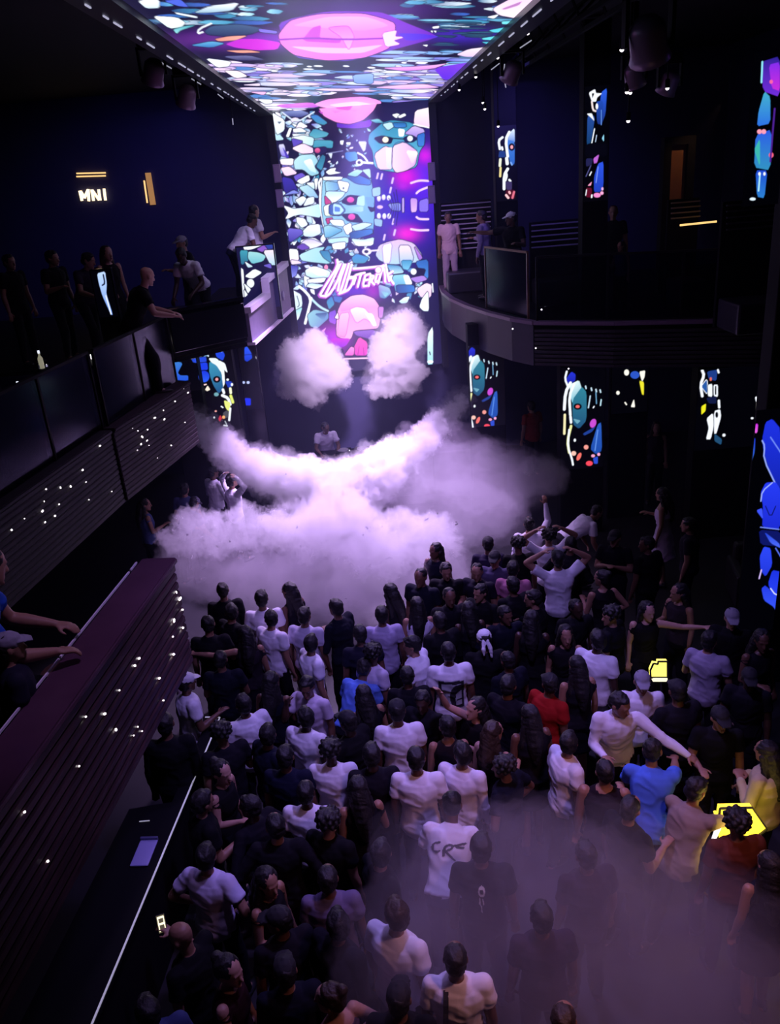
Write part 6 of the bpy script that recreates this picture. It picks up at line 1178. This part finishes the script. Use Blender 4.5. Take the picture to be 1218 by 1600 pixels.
# phone held up low left
bq = [q for q in PEOPLE if 'lit phone' in q['label']][0]; bb_ = body('hold'); ph = Vector(bq.location) + Matrix.Rotation(bq.rotation_euler.z, 3, 'Z') @ (bb_.wr[1] + bb_.hdv[1] * .10 + V(0, .01, .035)); r_ = empty('phone', ph, 'lit phone held up by the bald man, lower left', 'phone', rz=.2); r_.rotation_euler = (-.5, 0, .3)
obj('case', bx(-.036, .036, -.004, .004, -.075, .075, .004), M_ink, r_); obj('screen', bx(-.032, .032, -.0055, -.0042, -.068, .068), mat('phone_screen', (.16, .14, .08), emit=.5), r_)
bm = bmesh.new()
for z_ in (-.05, 0, .05): box(bm, -.026, .026, -.007, -.0055, z_ - .008, z_ + .008)
box(bm, -.026, -.018, -.007, -.0055, -.05, .05); box(bm, .018, .026, -.007, -.0055, -.05, .05); obj('screen_figure', bm, mat('phone_bright', (1, .93, .6), emit=1.3), r_)
# DJ booth
p = aty(540, 705, 17.0); dj = empty('dj_booth', (-.1, 17.05, .2), 'dark DJ booth under the video wall behind the crossing smoke jets', 'booth')
obj('front', bx(-1.3, 1.3, -.12, -.04, 0, .95, .01), M_gloss, dj); obj('worktop', bx(-1.35, 1.35, -.15, .45, .95, 1.0, .01), M_black, dj); obj('side', bx(-1.3, -1.22, -.04, .4, 0, .95), M_black, dj); obj('side', bx(1.22, 1.3, -.04, .4, 0, .95), M_black, dj)
for i, x_ in enumerate((-.62, -.2, .22)):
    d_ = empty('dj_deck', (-.1 + x_, 17.2, 1.2), ('DJ deck at the left of the booth top', 'DJ deck in the middle of the booth top', 'DJ deck at the right of the booth top')[i], 'dj deck'); obj('case', bx(-.17, .17, -.16, .16, 0, .07, .01), M_black, d_); obj('jog_wheel', lathe([(.12, .07), (.12, .085), (.02, .09)], 18), M_grey, d_); obj('fader', bx(.13, .15, -.1, -.06, .07, .085), M_white, d_)
for i, px in enumerate((648, 668)):
    b_ = aty(px, 680, 17.3); bottle((b_.x, 17.3, 1.2), ('pale bottle at the right end of the DJ booth, left of two', 'pale bottle at the right end of the DJ booth, right of two')[i], mat('bottle_pale', (.6, .55, .7), .2), .32)
# sofas and stools in the dark right and left lounges
M_sofa = mat('sofa_dark', (.022, .017, .026), .55, noise_s=9)
def sofa(x, y, rz, label, w=2.0, z=0):
    r_ = empty('sofa', (x, y, z), label, 'sofa', rz=rz); obj('base', bx(-w / 2, w / 2, -.4, .4, .05, .3, .03), M_sofa, r_)
    for k in range(2): obj('seat_cushion', bx(-w / 2 + .02 + k * w / 2, -.02 + k * w / 2, -.4, .25, .3, .45, .04), M_sofa, r_)
    obj('backrest', bx(-w / 2, w / 2, .22, .42, .3, .85, .05), M_sofa, r_)
    for k in (-1, 1): obj('arm', bx(k * w / 2 - .08, k * w / 2 + .08, -.4, .42, .05, .6, .04), M_sofa, r_)
sofa(6.6, 11.4, -.2, 'dark lounge sofa in the unlit right hand corner', 2.2); sofa(5.9, 7.4, -1.2, 'dark lounge sofa by the right hand column', 2.0); sofa(-6.3, 9.4, .9, 'dark sofa on the upper left deck', 2.0, 3.98); sofa(-4.9, 2.6, 1.4, 'dark sofa behind the near wooden parapet', 2.0, 2.99)
# side tables and glowing stand-ins for glints on the decks, left
def deck_bits(items, z):
    for i, (px, py, lab, kind) in enumerate(items):
        p_ = atz(px, py, z)
        if p_.y > 12.9: p_ = atz(px, py, 4.285); p_.y = max(p_.y, 13.42)
        if kind == 'v':
            r_ = empty('deck_glint', (p_.x, p_.y, p_.z), lab, 'glint'); obj('glint_cup', lathe([(.030, 0), (.036, .06), (.031, .06), (.026, .01)], 12), MG, r_); obj('glint_core', lathe([(.008, .018), (.016, .035), (.004, .06)], 8), mat('glint_core_glow', (1, .93, .8), emit=2.2), r_)  # cup with a glowing core, added in place of a specular glint
        else: bottle((p_.x, p_.y, p_.z), lab, mat('bottle_sparkle', (.75, .72, .50), .25, emit=.28), .28)  # emission paints the sparkle into the bottle
for x_, y_, lab, z_ in ((-5.2, 9.6, 'black side table on the left deck, nearer', 3.98), (-6.0, 11.3, 'black side table on the left deck, farther', 3.98), (-2.75, 5.1, 'black side table behind the near parapet', 2.99)):
    r_ = empty('side_table', (x_, y_, z_), lab, 'table'); obj('tabletop', lathe([(.30, .50), (.31, .51), (.31, .53), (.30, .54)], 24), M_gloss, r_); obj('stem', lathe([(.03, .02), (.025, .5)], 10), M_black, r_); obj('foot', lathe([(.18, 0), (.18, .015), (.04, .03)], 20), M_black, r_)
deck_bits([(62, 577, 'small added glint left of the lit bottles on the deck', 'v'), (72, 576, 'second small added glint beside another on the deck', 'v'), (110, 560, 'added glint left of the white bar display', 'v'), (118, 565, 'low added glint beside the white bar display', 'v'), (26, 601, 'lit bottle near the left edge of the deck', 'b'), (34, 625, 'second lit bottle near the left edge of the deck', 'b'), (8, 660, 'lit bottle lowest at the left edge', 'b'), (16, 690, 'lit bottle by the left edge below another', 'b'), (203, 612, 'lit yellow bottle in the deck shadows, left of two', 'b'), (214, 618, 'lit yellow bottle in the deck shadows, right of two', 'b')], 4.0)
r_ = empty('bar_display', aty(155, 557, 13.9), 'short row of bright white bars glowing on the left deck', 'display')
for k, hh in enumerate((.09, .12, .13, .12, .07)): obj('bar', bx(-.14 + k * .055, -.105 + k * .055, -.01, .01, -hh / 2, hh / 2), M_glint, r_)
obj('backplate', bx(-.2, .2, .012, .03, -.12, .12, .005), M_black, r_); obj('stand', beam(bmesh.new(), V(0, .02, -.1), V(0, .02, 4.285 - r_.location.z), .03, .03, V(0, 1, 0)), M_black, r_)
r_ = empty('planter', (-2.62, 5.75, 2.99), 'bronze tinted tub standing behind the near parapet', 'tub'); obj('tub', lathe([(.13, 0), (.17, .30), (.175, .33), (.15, .33), (.14, .29)], 20), mat('tub_bronze', (.16, .08, .05), .35, .4), r_, True); obj('rim', lathe([(.176, .32), (.186, .325), (.186, .335), (.176, .34)], 20), M_bronze, r_)
hb = bpy.data.objects
for q in PEOPLE:
    if 'handbag' in q['label']:
        hw = q.matrix_world; R = Matrix.Rotation(q.rotation_euler.z, 3, 'Z'); b_ = body(q['pose']); wp = Vector(q.location) + R @ b_.wr[1]
        r_ = empty('handbag', wp - V(0, 0, .30), 'small black handbag hanging from the long haired woman', 'bag'); obj('pouch', bx(-.11, .11, -.05, .05, 0, .16, .02), mat('bag_black', (.012, .012, .014), .25), r_)
        bm = bmesh.new(); chain(bm, [V(-.08, 0, .15), V(-.05, 0, .26), V(.05, 0, .26), V(.08, 0, .15)], [.008] * 4, 6); obj('handle', bm, M_ink, r_); obj('clasp', bx(-.02, .02, -.056, -.05, .10, .13), mat('brass', (.5, .35, .12), .3, 1), r_)
for q in PEOPLE: del q['pose']
